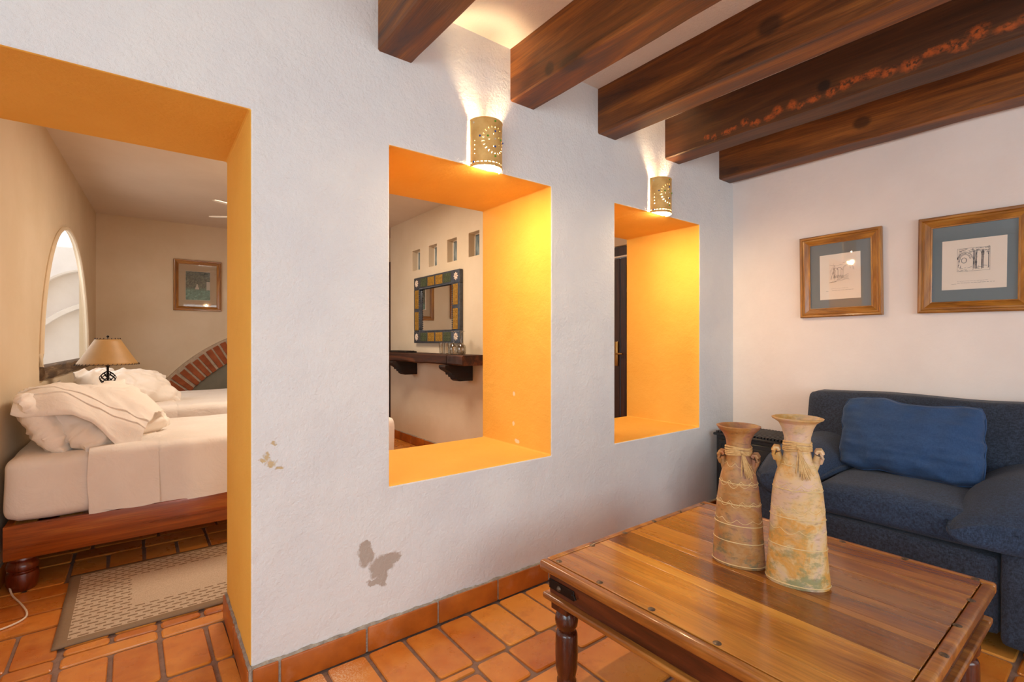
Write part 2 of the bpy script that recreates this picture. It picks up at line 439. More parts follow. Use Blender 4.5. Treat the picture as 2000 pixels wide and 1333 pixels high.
def softbox(dx, dy, dz, r, cuts=22, puff=0, amp=0, freq=5, seed=0, deform=None, mtx=None, expo=2):
    """rounded, slightly stuffed box centred on the origin"""
    mb = MB(); bm = mb.bm
    bmesh.ops.create_cube(bm, size=2)
    bmesh.ops.subdivide_edges(bm, edges=bm.edges[:], cuts=cuts, use_grid_fill=True)
    hx, hy, hz = dx / 2, dy / 2, dz / 2
    for v in bm.verts:
        u = Vector(v.co)
        p = Vector((u.x * hx, u.y * hy, u.z * hz))
        inner = Vector((max(-hx + r, min(hx - r, p.x)), max(-hy + r, min(hy - r, p.y)), max(-hz + r, min(hz - r, p.z))))
        d = p - inner
        if d.length > 1e-9: p = inner + d.normalized() * min(r, d.length if max(abs(u.x), abs(u.y), abs(u.z)) < .999 else r)
        if puff:
            p.z += puff * u.z * (1 - abs(u.x) ** expo) * (1 - abs(u.y) ** expo)
        if deform: p = Vector(deform(p, u))
        if amp: p += Vector((nz(p, freq, seed), nz(p, freq, seed + 5), nz(p, freq, seed + 9))) * amp
        v.co = mtx @ p if mtx is not None else p
    return mb

def pillow(W, H, T, n=34, seed=0, wr=.012, pinch=.12, flange=0, mtx=None, sag=None, wf=6, pow_=.5, rnd_=.14):
    """stuffed pillow in local XY, thickness in Z; flange = open hem beyond +X"""
    mb = MB(); bm = mb.bm
    grid = {}
    for side in (1, -1):
        for i in range(n + 1):
            for j in range(n + 1):
                u = -1 + 2 * i / n; v = -1 + 2 * j / n
                if side == -1 and (i in (0, n) or j in (0, n)):
                    grid[side, i, j] = grid[1, i, j]; continue
                ex = 1 - pinch * (1 - v * v) * abs(u) ** 2 * .6; ey = 1 - pinch * (1 - u * u) * abs(v) ** 2
                x = u * W / 2 * ex * math.sqrt(1 - rnd_ * v ** 6); y = v * H / 2 * ey * math.sqrt(1 - rnd_ * u ** 6)
                h = (max(0, (1 - u ** 2)) * max(0, (1 - v ** 2))) ** pow_
                z = side * T / 2 * h
                p = Vector((x, y, z))
                e = min(1 - abs(u), 1 - abs(v))
                k = wr * (.4 + 1.2 * (1 - h))
                fold = noise.noise(Vector((u * 2.2 + v * .8, v * 7 * 1.0, seed + side))) * .6 + noise.noise(Vector((u * wf, v * wf, seed * 3 + side * 2)))
                p.z += side * k * fold + side * (1.1 * wr if wr > .018 else .4 * wr) * (.35 - abs(noise.noise(Vector((u * 1.6 + seed, v * 3.2 + u * 1.5, side))))) * h
                p.x += wr * .8 * nz((u, v, 0), 3, seed); p.y += wr * .8 * nz((u, v, 1), 3, seed + 3)
                if sag: p = Vector(sag(p, u, v))
                grid[side, i, j] = bm.verts.new(mtx @ p if mtx is not None else p)
    for side in (1, -1):
        for i in range(n):
            for j in range(n):
                q = [grid[side, i, j], grid[side, i + 1, j], grid[side, i + 1, j + 1], grid[side, i, j + 1]]
                try: bm.faces.new(q if side == 1 else q[::-1])
                except ValueError: pass
    if flange:
        m = 8; prev = [grid[1, n, j] for j in range(n + 1)]
        inv = mtx.inverted() if mtx is not None else None
        base = [(inv @ v.co if inv is not None else v.co.copy()) for v in prev]
        for k in range(1, m + 1):
            row = []
            for j in range(n + 1):
                b = base[j]; f = k / m
                p = Vector((b.x + flange * f * (1 + .1 * nz((j * .1, 0, 0), 3, seed)), b.y * (1 + .03 * f), b.z + .02 * f * math.sin(j * .55 + seed) + .015 * f * nz((j * .12, f, 0), 4, seed) - .3 * flange * f * f))
                row.append(bm.verts.new(mtx @ p if mtx is not None else p))
            for j in range(n): bm.faces.new((prev[j], row[j], row[j + 1], prev[j + 1]))
            prev = row
    return mb

def wall_mesh(name, axis, pos, thick, us, vs, holes, mats, kind='structure', bevel=0, shift=None):
    """wall slab: front face at pos, back at pos+thick along axis; grid us (horizontal) x vs (z) with hole cells; mats = front, back, reveal"""
    mb = MB(); bm = mb.bm
    cache = {}
    def V(u, z, back):
        k = (u, z, back)
        if k not in cache:
            d = pos + (thick if back else 0)
            uu = shift(u, z, back) if shift else u
            cache[k] = bm.verts.new((uu, d, z) if axis == 'y' else (d, uu, z))
        return cache[k]
    nu, nv = len(us) - 1, len(vs) - 1
    solid = lambda i, j: 0 <= i < nu and 0 <= j < nv and (i, j) not in holes
    for i in range(nu):
        for j in range(nv):
            if not solid(i, j): continue
            a, b, c, d = us[i], us[i + 1], vs[j], vs[j + 1]
            for back, mi in ((0, 0), (1, 1)):
                f = bm.faces.new((V(a, c, back), V(b, c, back), V(b, d, back), V(a, d, back))); f.material_index = mi
            for (ii, jj, p, q) in ((i - 1, j, (a, c), (a, d)), (i + 1, j, (b, c), (b, d)), (i, j - 1, (a, c), (b, c)), (i, j + 1, (a, d), (b, d))):
                if not solid(ii, jj):
                    f = bm.faces.new((V(*p, 0), V(*q, 0), V(*q, 1), V(*p, 1)))
                    inside = 0 <= ii < nu and 0 <= jj < nv
                    f.material_index = 2 if inside else 1
    o = mb.build(name, mats, smooth=0)
    if bevel:
        m = o.modifiers.new('soft_edges', 'BEVEL'); m.width = bevel; m.segments = 2; m.limit_method = 'ANGLE'; m.angle_limit = R(40)
        m.use_clamp_overlap = True
    return tag(o, kind=kind)

# ================================================================== SETTING
# thick wall between the living room and the bedroom
XS = [-2.2, -.78, .33, .853, 1.764, 2.277, 3.178, 3.9]
def splay(u, z, back): return u + .012 if (back and abs(u - .33) < .001) else u
wall_mesh('wall_center', 'y', 1.95, .65, XS, [0, .655, 2.09, 2.86],
          {(1, 0), (1, 1), (3, 1), (5, 1)}, [M['white'], M['cream'], M['orange']], bevel=.007, shift=splay)
# living room shell
wall_mesh('wall_right', 'x', 3.64, .12, [-2.7, 1.95], [0, 2.86], set(), [M['white_far'], M['white_far'], M['white_far']])
wall_mesh('wall_rear', 'y', -2.65, -.25, [-2.2, -.35, 2.55, 3.76], [0, .7, 2.2, 2.86], {(1, 1)}, [M['white_far']] * 3)
wall_mesh('wall_left', 'x', -2.2, -.25, [-2.65, -1.7, .5, 1.95, 2.6], [0, .7, 2.3, 2.86], {(1, 1)}, [M['white_far']] * 3)
mb = MB(); mb.box(-2.45, 3.76, -2.9, 1.95, 2.725, 2.85); tag(mb.build('ceiling', M['ceil'], smooth=0), kind='structure')
mb = MB(); mb.box(-2.45, 4.3, 2.6, 7.75, 2.78, 2.9); tag(mb.build('ceiling_bedroom', M['cream_ceiling'], smooth=0), kind='structure')
# windows that let the daylight in behind the camera
def window(name, axis, pos, a0, a1, z0, z1):
    t = bpy.data.objects.new(name, None); C.objects.link(t); tag(t, kind='structure')
    mb = MB()
    def bx(u0, u1, c0, c1, w=.03):
        if axis == 'y': mb.box(u0, u1, pos - w, pos + w, c0, c1, .004)
        else: mb.box(pos - w, pos + w, u0, u1, c0, c1, .004)
    f = .06
    bx(a0, a1, z0, z0 + f); bx(a0, a1, z1 - f, z1); bx(a0, a0 + f, z0 + f, z1 - f); bx(a1 - f, a1, z0 + f, z1 - f)
    n = 3
    for k in range(1, n): x = a0 + (a1 - a0) * k / n; bx(x - .02, x + .02, z0 + f, z1 - f, .02)
    mb.build('window_frame', M['door'], t)
    mb = MB()
    if axis == 'y': mb.box(a0 + f, a1 - f, pos - .003, pos + .003, z0 + f, z1 - f)
    else: mb.box(pos - .003, pos + .003, a0 + f, a1 - f, z0 + f, z1 - f)
    mb.build('window_pane', M['pane'], t, smooth=0)
window('window_1', 'y', -2.78, -.35, 2.55, .7, 2.2)
window('window_2', 'x', -2.33, -1.7, .5, .7, 2.3)

# bedroom walls
def LX(y): return -.7298 + .0497 * y
def left_bed_wall():
    mb = MB(); bm = mb.bm
    y0, y1, yc, rr, zs = 2.6, 7.7, 5.70, 1.13, 1.09
    outer = [(y0, 0), (y1, 0), (y1, 2.86), (y0, 2.86)]
    arc = [(yc + rr * math.cos(a), zs + rr * math.sin(a)) for a in [PI * k / 40 for k in range(41)]]
    inner = [(yc + rr, zs - .095)] + arc + [(yc - rr, zs - .095)]
    th = .022
    def loop(pts, off): 
        vs = [bm.verts.new((LX(y) - off, y, z)) for y, z in pts]
        es = [bm.edges.new((vs[i], vs[(i + 1) % len(vs)])) for i in range(len(vs))]
        return vs, es
    A, ea = loop(outer, 0); B, eb = loop(inner, 0)
    bmesh.ops.triangle_fill(bm, use_beauty=True, edges=ea + eb)
    A2, ea2 = loop(outer, th); B2, eb2 = loop(inner, th)
    bmesh.ops.triangle_fill(bm, use_beauty=True, edges=ea2 + eb2)
    for P, Q in ((A, A2), (B, B2)):
        n = len(P)
        for i in range(n): bm.faces.new((P[i], P[(i + 1) % n], Q[(i + 1) % n], Q[i]))
    tag(mb.build('wall_bedroom_left', M['cream'], smooth=30), kind='structure')
    mb = MB()   # thin plaster lip round the arch
    mb.tube([(LX(y) + .008, y, z) for y, z in arc], .016, 8)
    tag(mb.build('trim_1', M['cream']), kind='structure')
left_bed_wall()
wall_mesh('wall_bedroom_back', 'y', 7.6, .15, [-.5, 4.2], [0, 2.86], set(), [M['cream']] * 3)
# wall with the mirror and the little square openings
ys = [3.9]; NI = [(4.065, 4.262), (4.494, 4.698), (4.928, 5.123), (5.342, 5.547)]
for a, b in NI: ys += [a, b]
ys += [6.19]
wall_mesh('wall_mirror', 'x', 2.72, .25, ys, [0, 2.125, 2.37, 2.86], {(1, 1), (3, 1), (5, 1), (7, 1)}, [M['cream']] * 3, bevel=.004)
wall_mesh('wall_bedroom_right', 'x', 3.0, .15, [6.19, 7.6], [0, 2.86], set(), [M['cream']] * 3)
wall_mesh('wall_hall', 'x', 3.77, .2, [2.6, 2.72, 3.64, 4.1], [0, 2.2, 2.86], {(1, 0)}, [M['cream']] * 3)
wall_mesh('wall_hall_back', 'y', 3.9, .2, [2.97, 3.77], [0, 2.86], set(), [M['cream']] * 3)
for k, (a, b) in enumerate(NI):
    t = thing('glass_block', ['clear glass block in the square opening closest to the yellow window reveal',
                              'glass block in the second square opening left of the yellow window reveal',
                              'glass block in the third square opening left of the yellow reveal, above the mirror',
                              'glass block in the leftmost of the four small square wall openings'][k], 'glass block',
              (2.80, (a + b) / 2, 2.125), 0, 'glass blocks above the mirror')
    mb = MB(); mb.box(-.0, .08, -(b - a) / 2, (b - a) / 2, 0, .245, .006); mb.build('block', M['block'], t)
    mb = MB(); e = (b - a) / 2
    mb.box(-.006, .001, -e, -e + .014, 0, .245); mb.box(-.006, .001, e - .014, e, 0, .245); mb.box(-.006, .001, -e + .014, e - .014, 0, .012); mb.box(-.006, .001, -e + .014, e - .014, .233, .245)
    mb.build('mortar_joint', M['white_paint'], t)

# ---------------------------------------------------------------- floor: hand laid terracotta tiles
def floor():
    mb = MB(); tl = mb.tintlayer(); bm = mb.bm
    rnd = random.Random(11)
    f = mb.quad([(-2.45, -2.9, -.009), (4.2, -2.9, -.009), (4.2, 7.7, -.009), (-2.45, 7.7, -.009)], 1)
    f2 = mb.quad([(-2.45, -2.9, -.06), (4.2, -2.9, -.06), (4.2, 7.7, -.06), (-2.45, 7.7, -.06)], 1)
    def tile(x0, x1, y0, y1):
        g = .0085; x0 += g; x1 -= g; y0 += g; y1 -= g
        if x1 - x0 < .02 or y1 - y0 < .012: return
        b = .006; zt = rnd.uniform(-.0012, .0012)
        j = lambda: rnd.uniform(-.003, .003)
        c = [(x0 + j(), y0 + j()), (x1 + j(), y0 + j()), (x1 + j(), y1 + j()), (x0 + j(), y1 + j())]
        rr = min(.014, (x1 - x0) / 3, (y1 - y0) / 3)
        pts = []
        n = len(c)
        for i in range(4):   # rounded corners
            p = Vector(c[i]); a = Vector(c[i - 1]); d = Vector(c[(i + 1) % 4])
            ua = (a - p).normalized() * rr; ud = (d - p).normalized() * rr
            pts += [p + ua, p + (ua + ud) * .29, p + ud]
        cen = sum(pts, Vector((0, 0))) / len(pts)
        tint = rnd.random()
        top = [bm.verts.new((*(p + (cen - p).normalized() * b), zt)) for p in pts]
        mid = [bm.verts.new((*p, zt - .004)) for p in pts]
        low = [bm.verts.new((*p, -.012)) for p in pts]
        fs = [bm.faces.new(top)]
        m = len(pts)
        for A, B in ((mid, top), (low, mid)):
            for i in range(m): fs.append(bm.faces.new((A[i], A[(i + 1) % m], B[(i + 1) % m], B[i])))
        for q in fs: q[tl] = tint
    def row(y0, y1, xa, xb, off, pitch):
        k = math.floor((xa - off) / pitch) ; x = off + k * pitch
        while x < xb - .001:
            a, b = max(x, xa), min(x + pitch, xb)
            if b - a > .03: tile(a, b, y0, y1)
            x += pitch
    def rowj(y0, y1, js):
        for a, b in zip(js, js[1:]): tile(a, b, y0, y1)
    L, Rr = -2.2, 3.64
    P = .163
    row(1.617, 1.94, L, Rr, .09, P)
    rowj(1.425, 1.617, [1.053, 1.212, 1.463, 1.79, 2.12, 2.28, 2.60, 2.93, 3.26, 3.64])
    rowj(1.575, 1.617, [-2.2, -1.1, -.3, .09, .416, .742, 1.053])
    row(1.26, 1.575, L, 1.053, .083, P)
    rowj(1.10, 1.425, [1.053, 1.385, 1.665, 2.0, 2.33, 2.66, 2.99, 3.32, 3.64])
    row(1.10, 1.26, L, 1.053, .083, .3267)
    y = 1.10; k = 0
    while y > -2.65:
        h = [.31, .16, .31][k % 3]; row(y - h, y, L, Rr, rnd.choice([.05, .13, .22]), [P, .327, .327][k % 3]); y -= h; k += 1
    # doorway and bedroom
    XB = 4.1
    row(1.94, 2.255, -.78, .33, .09, P)
    row(2.255, 2.567, -.78, .33, .09, P)
    row(2.567, 2.66, -.24, XB, .09, .3267)
    row(2.66, 2.725, -.24, XB, .09, P)
    row(2.725, 2.965, -.24, XB, .09, P)
    row(2.567, 2.66, -.9, -.24, -.24, P)
    row(2.66, 2.965, -.9, -.24, -.24 - .148, .148)
    row(2.965, 3.145, -.9, XB, -.75, 1.1); row(3.145, 3.315, -.9, XB, -.95, 1.15); row(3.315, 3.462, -.9, XB, -.8, 1.2)
    y = 3.462; k = 0
    while y < 7.6:
        h = [.31, .16, .31][k % 3]; row(y, y + h, -.8, XB, rnd.choice([.05, .13, .22]), [P, .327, .327][k % 3]); y += h; k += 1
    tag(mb.build('floor', [M['tile'], M['grout']], smooth=30), kind='structure')
floor()

# ---------------------------------------------------------------- tile baseboards with a ragged mortar line
def baseboard(name, p0, p1, joints, side, h=.103, th=.016, gap=.008):
    """p0->p1 along the wall foot; side = unit normal into the room; joints = distances along"""
    t = bpy.data.objects.new(name, None); C.objects.link(t); tag(t, kind='structure')
    p0 = Vector((*p0, 0)); p1 = Vector((*p1, 0)); d = (p1 - p0).normalized(); s = Vector((*side, 0)); Lg = (p1 - p0).length
    mx = Matrix((( d.x, s.x, 0, p0.x), (d.y, s.y, 0, p0.y), (0, 0, 1, 0), (0, 0, 0, 1)))
    js = [0] + [j for j in joints if .02 < j < Lg - .02] + [Lg]
    mb = MB()
    for a, b in zip(js, js[1:]):
        mb.box(a + gap / 2, b - gap / 2, .001, th + random.uniform(-.001, .002), .002, h + random.uniform(-.003, .002), .005, seg=2, mtx=mx)
    mb.build('tile_row', M['base_tile'], t)
    mb = MB(); n = max(4, int(Lg / .012)); rings = []
    for k in range(n + 1):
        x = Lg * k / n; z = h + .003 + .007 * nz((x, p0.x, p0.y), 22) + .004 * nz((x, 3, 1), 70); y = .010 + .003 * nz((x, 1, 2), 40)
        rings.append([mx @ Vector(q) for q in ((x, .0005, .004), (x, y, .004), (x, y, h - .002), (x, y * .8, z), (x, .0005, z + .003))])
    mb.loft(rings); mb.build('mortar_line', M['mortar'], t, smooth=60)
J = [.423 - .33 + .327 * k for k in range(0, 12)]
baseboard('baseboard_center', (.33, 1.95), (3.64, 1.95), [.093, .42, .747, 1.077, 1.407, 1.73, 2.06, 2.39, 2.72, 3.05], (0, -1))
baseboard('baseboard_doorway', (.342, 2.60), (.33, 1.934), [.32], (-1, 0))
baseboard('baseboard_right', (3.64, 1.93), (3.64, -2.6), [.327 * k for k in range(1, 14)], (-1, 0))
baseboard('baseboard_mirror', (2.72, 3.9), (2.72, 6.19), [.327 * k for k in range(1, 8)], (-1, 0))
baseboard('baseboard_bedroom_left', (LX(2.6), 2.6), (LX(7.58), 7.58), [.3 * k for k in range(1, 17)], (.9988, -.0497))
baseboard('baseboard_bedroom_back', (-.33, 7.6), (3.0, 7.6), [.327 * k for k in range(1, 10)], (0, -1))

# ---------------------------------------------------------------- ceiling beams
def beams():
    labels = ['dark wooden ceiling beam closest to the doorway, large round knot on its underside',
              'second dark ceiling beam from the doorway, before the first brass wall light',
              'glossy brown ceiling beam between the two brass wall lights, lit golden',
              'dark ceiling beam with flaked orange stain, near the second brass wall light',
              'ceiling beam running right along the wall with the two framed prints']
    for k, x in enumerate([.80, 1.492, 2.130, 2.773, 3.440]):
        mb = MB(); bm = mb.bm; wd = .158 if k != 3 else .165
        n = 60
        rings = []
        for i in range(n + 1):
            y = 1.962 - i * 4.6 / n
            e = lambda q: .004 * nz((x + q, y, 0), 2.5) + .0015 * nz((x, y, q), 14)
            c = .007
            a, b, z0, z1 = x + e(1), x + wd + e(2), 2.466 + e(3), 2.735
            rings.append([(a, y, z1), (a, y, z0 + c), (a + c, y, z0), (b - c, y, z0), (b, y, z0 + c), (b, y, z1)])
        mb.loft(rings)
        o = mb.build('ceiling_beam', M['beam_worn'] if k == 3 else M['beam'], smooth=35)
        tag(o, labels[k], 'beam', 'wooden ceiling beams')
        o.name = 'ceiling_beam' if k == 0 else 'ceiling_beam.%03d' % k
beams()

# ---------------------------------------------------------------- pierced brass sconces
def sconce(cx, label):
    r = .083; z0, z1 = 2.082, 2.305
    t = thing('wall_sconce', label, 'wall light', (cx, 1.95, z0), 0, 'pierced brass wall lights')
    H = z1 - z0; nu, nv = 132, 112
    slots = []   # (arc pos, z, half len, half width, angle)
    W = PI * r
    c0 = (W * .5, H * .53)
    for q in range(22):
        a = 2 * PI * (q + .5) / 22; slots.append((c0[0] + .060 * math.cos(a), c0[1] + .060 * math.sin(a), .0062, .00105, a))
    for q in range(5):
        a = 2 * PI * (q + .5) / 5; slots.append((c0[0] + .030 * math.cos(a), c0[1] + .030 * math.sin(a), .0028, .0010, a))
    for q in range(14):
        slots.append((W * (q + .5) / 14, H * .075, .005, .0010, 0))
    for uu in (W * .12, W * .88):
        for q in range(4): slots.append((uu, H * (.25 + .09 * q), .0025, .0010, PI / 2))
    def hole(u, z):
        for (su, sz, hl, hw, a) in slots:
            du, dz = u - su, z - sz
            if abs(du) > .01 or abs(dz) > .01: continue
            p = du * math.cos(a) + dz * math.sin(a); q = -du * math.sin(a) + dz * math.cos(a)
            if (p / hl) ** 2 + (q / hw) ** 2 < 1: return True
        return False
    mb = MB(); bm = mb.bm; vs = {}
    def V(i, j):
        if (i, j) not in vs:
            a = PI + PI * i / nu
            z = H * j / nv; vs[i, j] = bm.verts.new((r * math.cos(a), r * 1.05 * math.sin(a) - .004, z))
        return vs[i, j]
    for i in range(nu):
        for j in range(nv):
            if hole(W * (i + .5) / nu, H * (j + .5) / nv): continue
            bm.faces.new((V(i, j), V(i + 1, j), V(i + 1, j + 1), V(i, j + 1)))
    o = mb.build('shade', M['brass'], t, smooth=60)
    sm = o.modifiers.new('thickness', 'SOLIDIFY'); sm.thickness = .0016
    def onsurf(fu, fz, rr=r + .001):
        a = PI + PI * fu; return Vector((rr * math.cos(a), rr * 1.05 * math.sin(a) - .004, H * fz))
    gems = [(.10, .90, 'gem_clear'), (.5, .93, 'gem_green'), (.9, .9, 'gem_clear'), (.5, .72, 'gem_blue'), (.22, .6, 'gem_blue'), (.36, .6, 'gem_green'),
            (.5, .56, 'gem_clear'), (.64, .58, 'gem_green'), (.78, .58, 'gem_blue'), (.5, .40, 'gem_blue'), (.5, .2, 'gem_green'), (.10, .08, 'gem_blue'), (.9, .08, 'gem_blue')]
    for fu, fz, g in gems:
        mb = MB(); p = onsurf(fu, fz)
        bmesh.ops.create_icosphere(mb.bm, subdivisions=2, radius=.0048)
        for v in mb.bm.verts: v.co += p
        e = mb.build('gem', M[g], t)
        tag(e, {'gem_clear': 'amber glass gem', 'gem_green': 'green glass gem', 'gem_blue': 'blue glass gem'}[g])
    for z in (.004, H - .004):
        mb = MB(); mb.tube([(onsurf(k / 24, z / H, r)) for k in range(25)], .0022, 6); mb.build('rim_bead', M['brass'], t)
    mb = MB(); mb.box(-.03, .03, -.012, -.001, .12, .19, .003); mb.tube([(0, -.012, .172), (0, -.040, .172), (0, -.045, .128)], .012, 10); mb.build('lamp_holder', M['iron'], t)
    mb = MB(); prof = [(.003, .115), (.014, .112), (.020, .102), (.024, .085), (.026, .05), (.027, .02), (.025, -.002), (.017, -.016), (.003, -.021)]
    mb.lathe(prof, 20, (0, -.045, .010)); mb.build('bulb', M['bulb'], t)
sconce(1.333, 'brass half-cylinder wall light above the orange opening that shows the mirror, lit')
sconce(2.690, 'brass half-cylinder wall light above the narrower-looking orange opening nearer the room corner, lit')

# ================================================================== LIVING ROOM THINGS
# ---------------------------------------------------------------- coffee table
def coffee_table():
    x0, x1, y0, y1 = 1.200, 2.310, .315, 1.392; zt = .45
    org = (1.755, .853, 0)
    t = thing('coffee_table', 'large square honey-brown plank coffee table with iron studs, carrying two vases', 'table', org)
    mb = MB(); tl = mb.tintlayer(); fr = .034
    # planks run along y
    ws = [.105, .15, .055, .14, .035, .13, .15, .12, .09, .065]
    s = (x1 - x0 - 2 * fr) / sum(ws); x = x0 + fr; tints = [.55, .95, 1, .10, .95, .38, .30, .6, .72, .35]
    for wd, ti in zip(ws, tints):
        mb.box(x + .0004, x + wd * s - .0004, y0 + fr, y1 - fr, zt - .034, zt, .0012, tint=ti); x += wd * s
    mb.build('tabletop', M['table'], t, org)
    for nm, a in (('edge_moulding', (x0, x0 + fr - .001, y0, y1)), ('edge_moulding', (x1 - fr + .001, x1, y0, y1))):
        mb = MB(); mb.box(*a, zt - .036, zt + .0005, .009, seg=3); mb.build(nm, M['table_edge'], t, org)
    for a in ((x0 + fr, x1 - fr, y0, y0 + fr - .001), (x0 + fr, x1 - fr, y1 - fr + .001, y1)):
        mb = MB(); mb.box(*a, zt - .036, zt + .0005, .009, seg=3); mb.build('edge_moulding', M['table_edge'], t, org)
    i = .028
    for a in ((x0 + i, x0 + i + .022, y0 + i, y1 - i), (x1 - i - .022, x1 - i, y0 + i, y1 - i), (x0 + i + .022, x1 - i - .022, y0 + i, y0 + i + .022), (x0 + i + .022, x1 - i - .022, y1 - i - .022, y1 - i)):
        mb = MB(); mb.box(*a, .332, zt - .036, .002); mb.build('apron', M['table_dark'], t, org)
    j = .008
    for a in ((x0 + j, x0 + j + .05, y0 + j, y1 - j), (x1 - j - .05, x1 - j, y0 + j, y1 - j), (x0 + j + .05, x1 - j - .05, y0 + j, y0 + j + .05), (x0 + j + .05, x1 - j - .05, y1 - j - .05, y1 - j)):
        mb = MB(); mb.box(*a, .310, .332, .007, seg=3); mb.build('lower_moulding', M['table_edge'], t, org)
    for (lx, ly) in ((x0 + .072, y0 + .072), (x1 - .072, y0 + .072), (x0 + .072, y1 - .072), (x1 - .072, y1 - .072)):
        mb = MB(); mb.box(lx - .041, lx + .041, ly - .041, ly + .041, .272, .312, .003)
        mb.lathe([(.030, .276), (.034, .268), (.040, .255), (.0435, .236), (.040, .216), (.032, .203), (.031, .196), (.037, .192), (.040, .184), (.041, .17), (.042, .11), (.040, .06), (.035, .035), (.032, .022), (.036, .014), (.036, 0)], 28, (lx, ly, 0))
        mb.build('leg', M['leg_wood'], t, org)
    # studs
    st = [(x0 + .048, 1.335), (x0 + .048, 1.135), (x0 + .048, .925), (x0 + .048, .713), (x0 + .048, .5), (x0 + .048, .36)]
    st += [(1.45, y1 - .022 - .012), (1.655, y1 - .03), (1.867, y1 - .022), (2.07, y1 - .02), (2.26, y1 - .022)]
    st += [(x1 - .028, 1.15), (x1 - .028, .96), (x1 - .028, .763), (x1 - .02, .56), (x1 - .024, .365)]
    st += [(2.085, y0 + .028), (1.87, y0 + .022), (1.667, y0 + .012), (1.45, y0 + .022)]
    for (a, b) in st:
        mb = MB(); mb.lathe([(.0005, .0046), (.005, .004), (.009, .0022), (.0115, .0005), (.0115, -.001)][::-1], 14, (a, b, zt))
        mb.build('stud', M['nail'], t, org)
    # iron corner straps on the apron
    for (yy, sg) in ((y1 - i, -1), (y0 + i, 1)):
        mb = MB(); a, b = sorted((yy, yy + sg * .13)); mb.box(x0 + i - .004, x0 + i, a, b, .350, .385, .0015)
        mb.tube([(x0 + i - .004, yy + sg * .12, .368), (x0 + i - .008, yy + sg * .135, .375), (x0 + i - .006, yy + sg * .14, .36)], .004, 6)
        mb.build('corner_strap', M['iron'], t, org)
        mb = MB(); mm = Matrix.Translation((x0 + i - .005, yy + sg * .055, .366)) @ Matrix.Rotation(R(-90), 4, 'Y')
        mb.lathe([(.0005, .008), (.006, .006), (.010, .0)][::-1], 14, mtx=mm); mb.build('stud', M['nail'], t, org)
coffee_table()

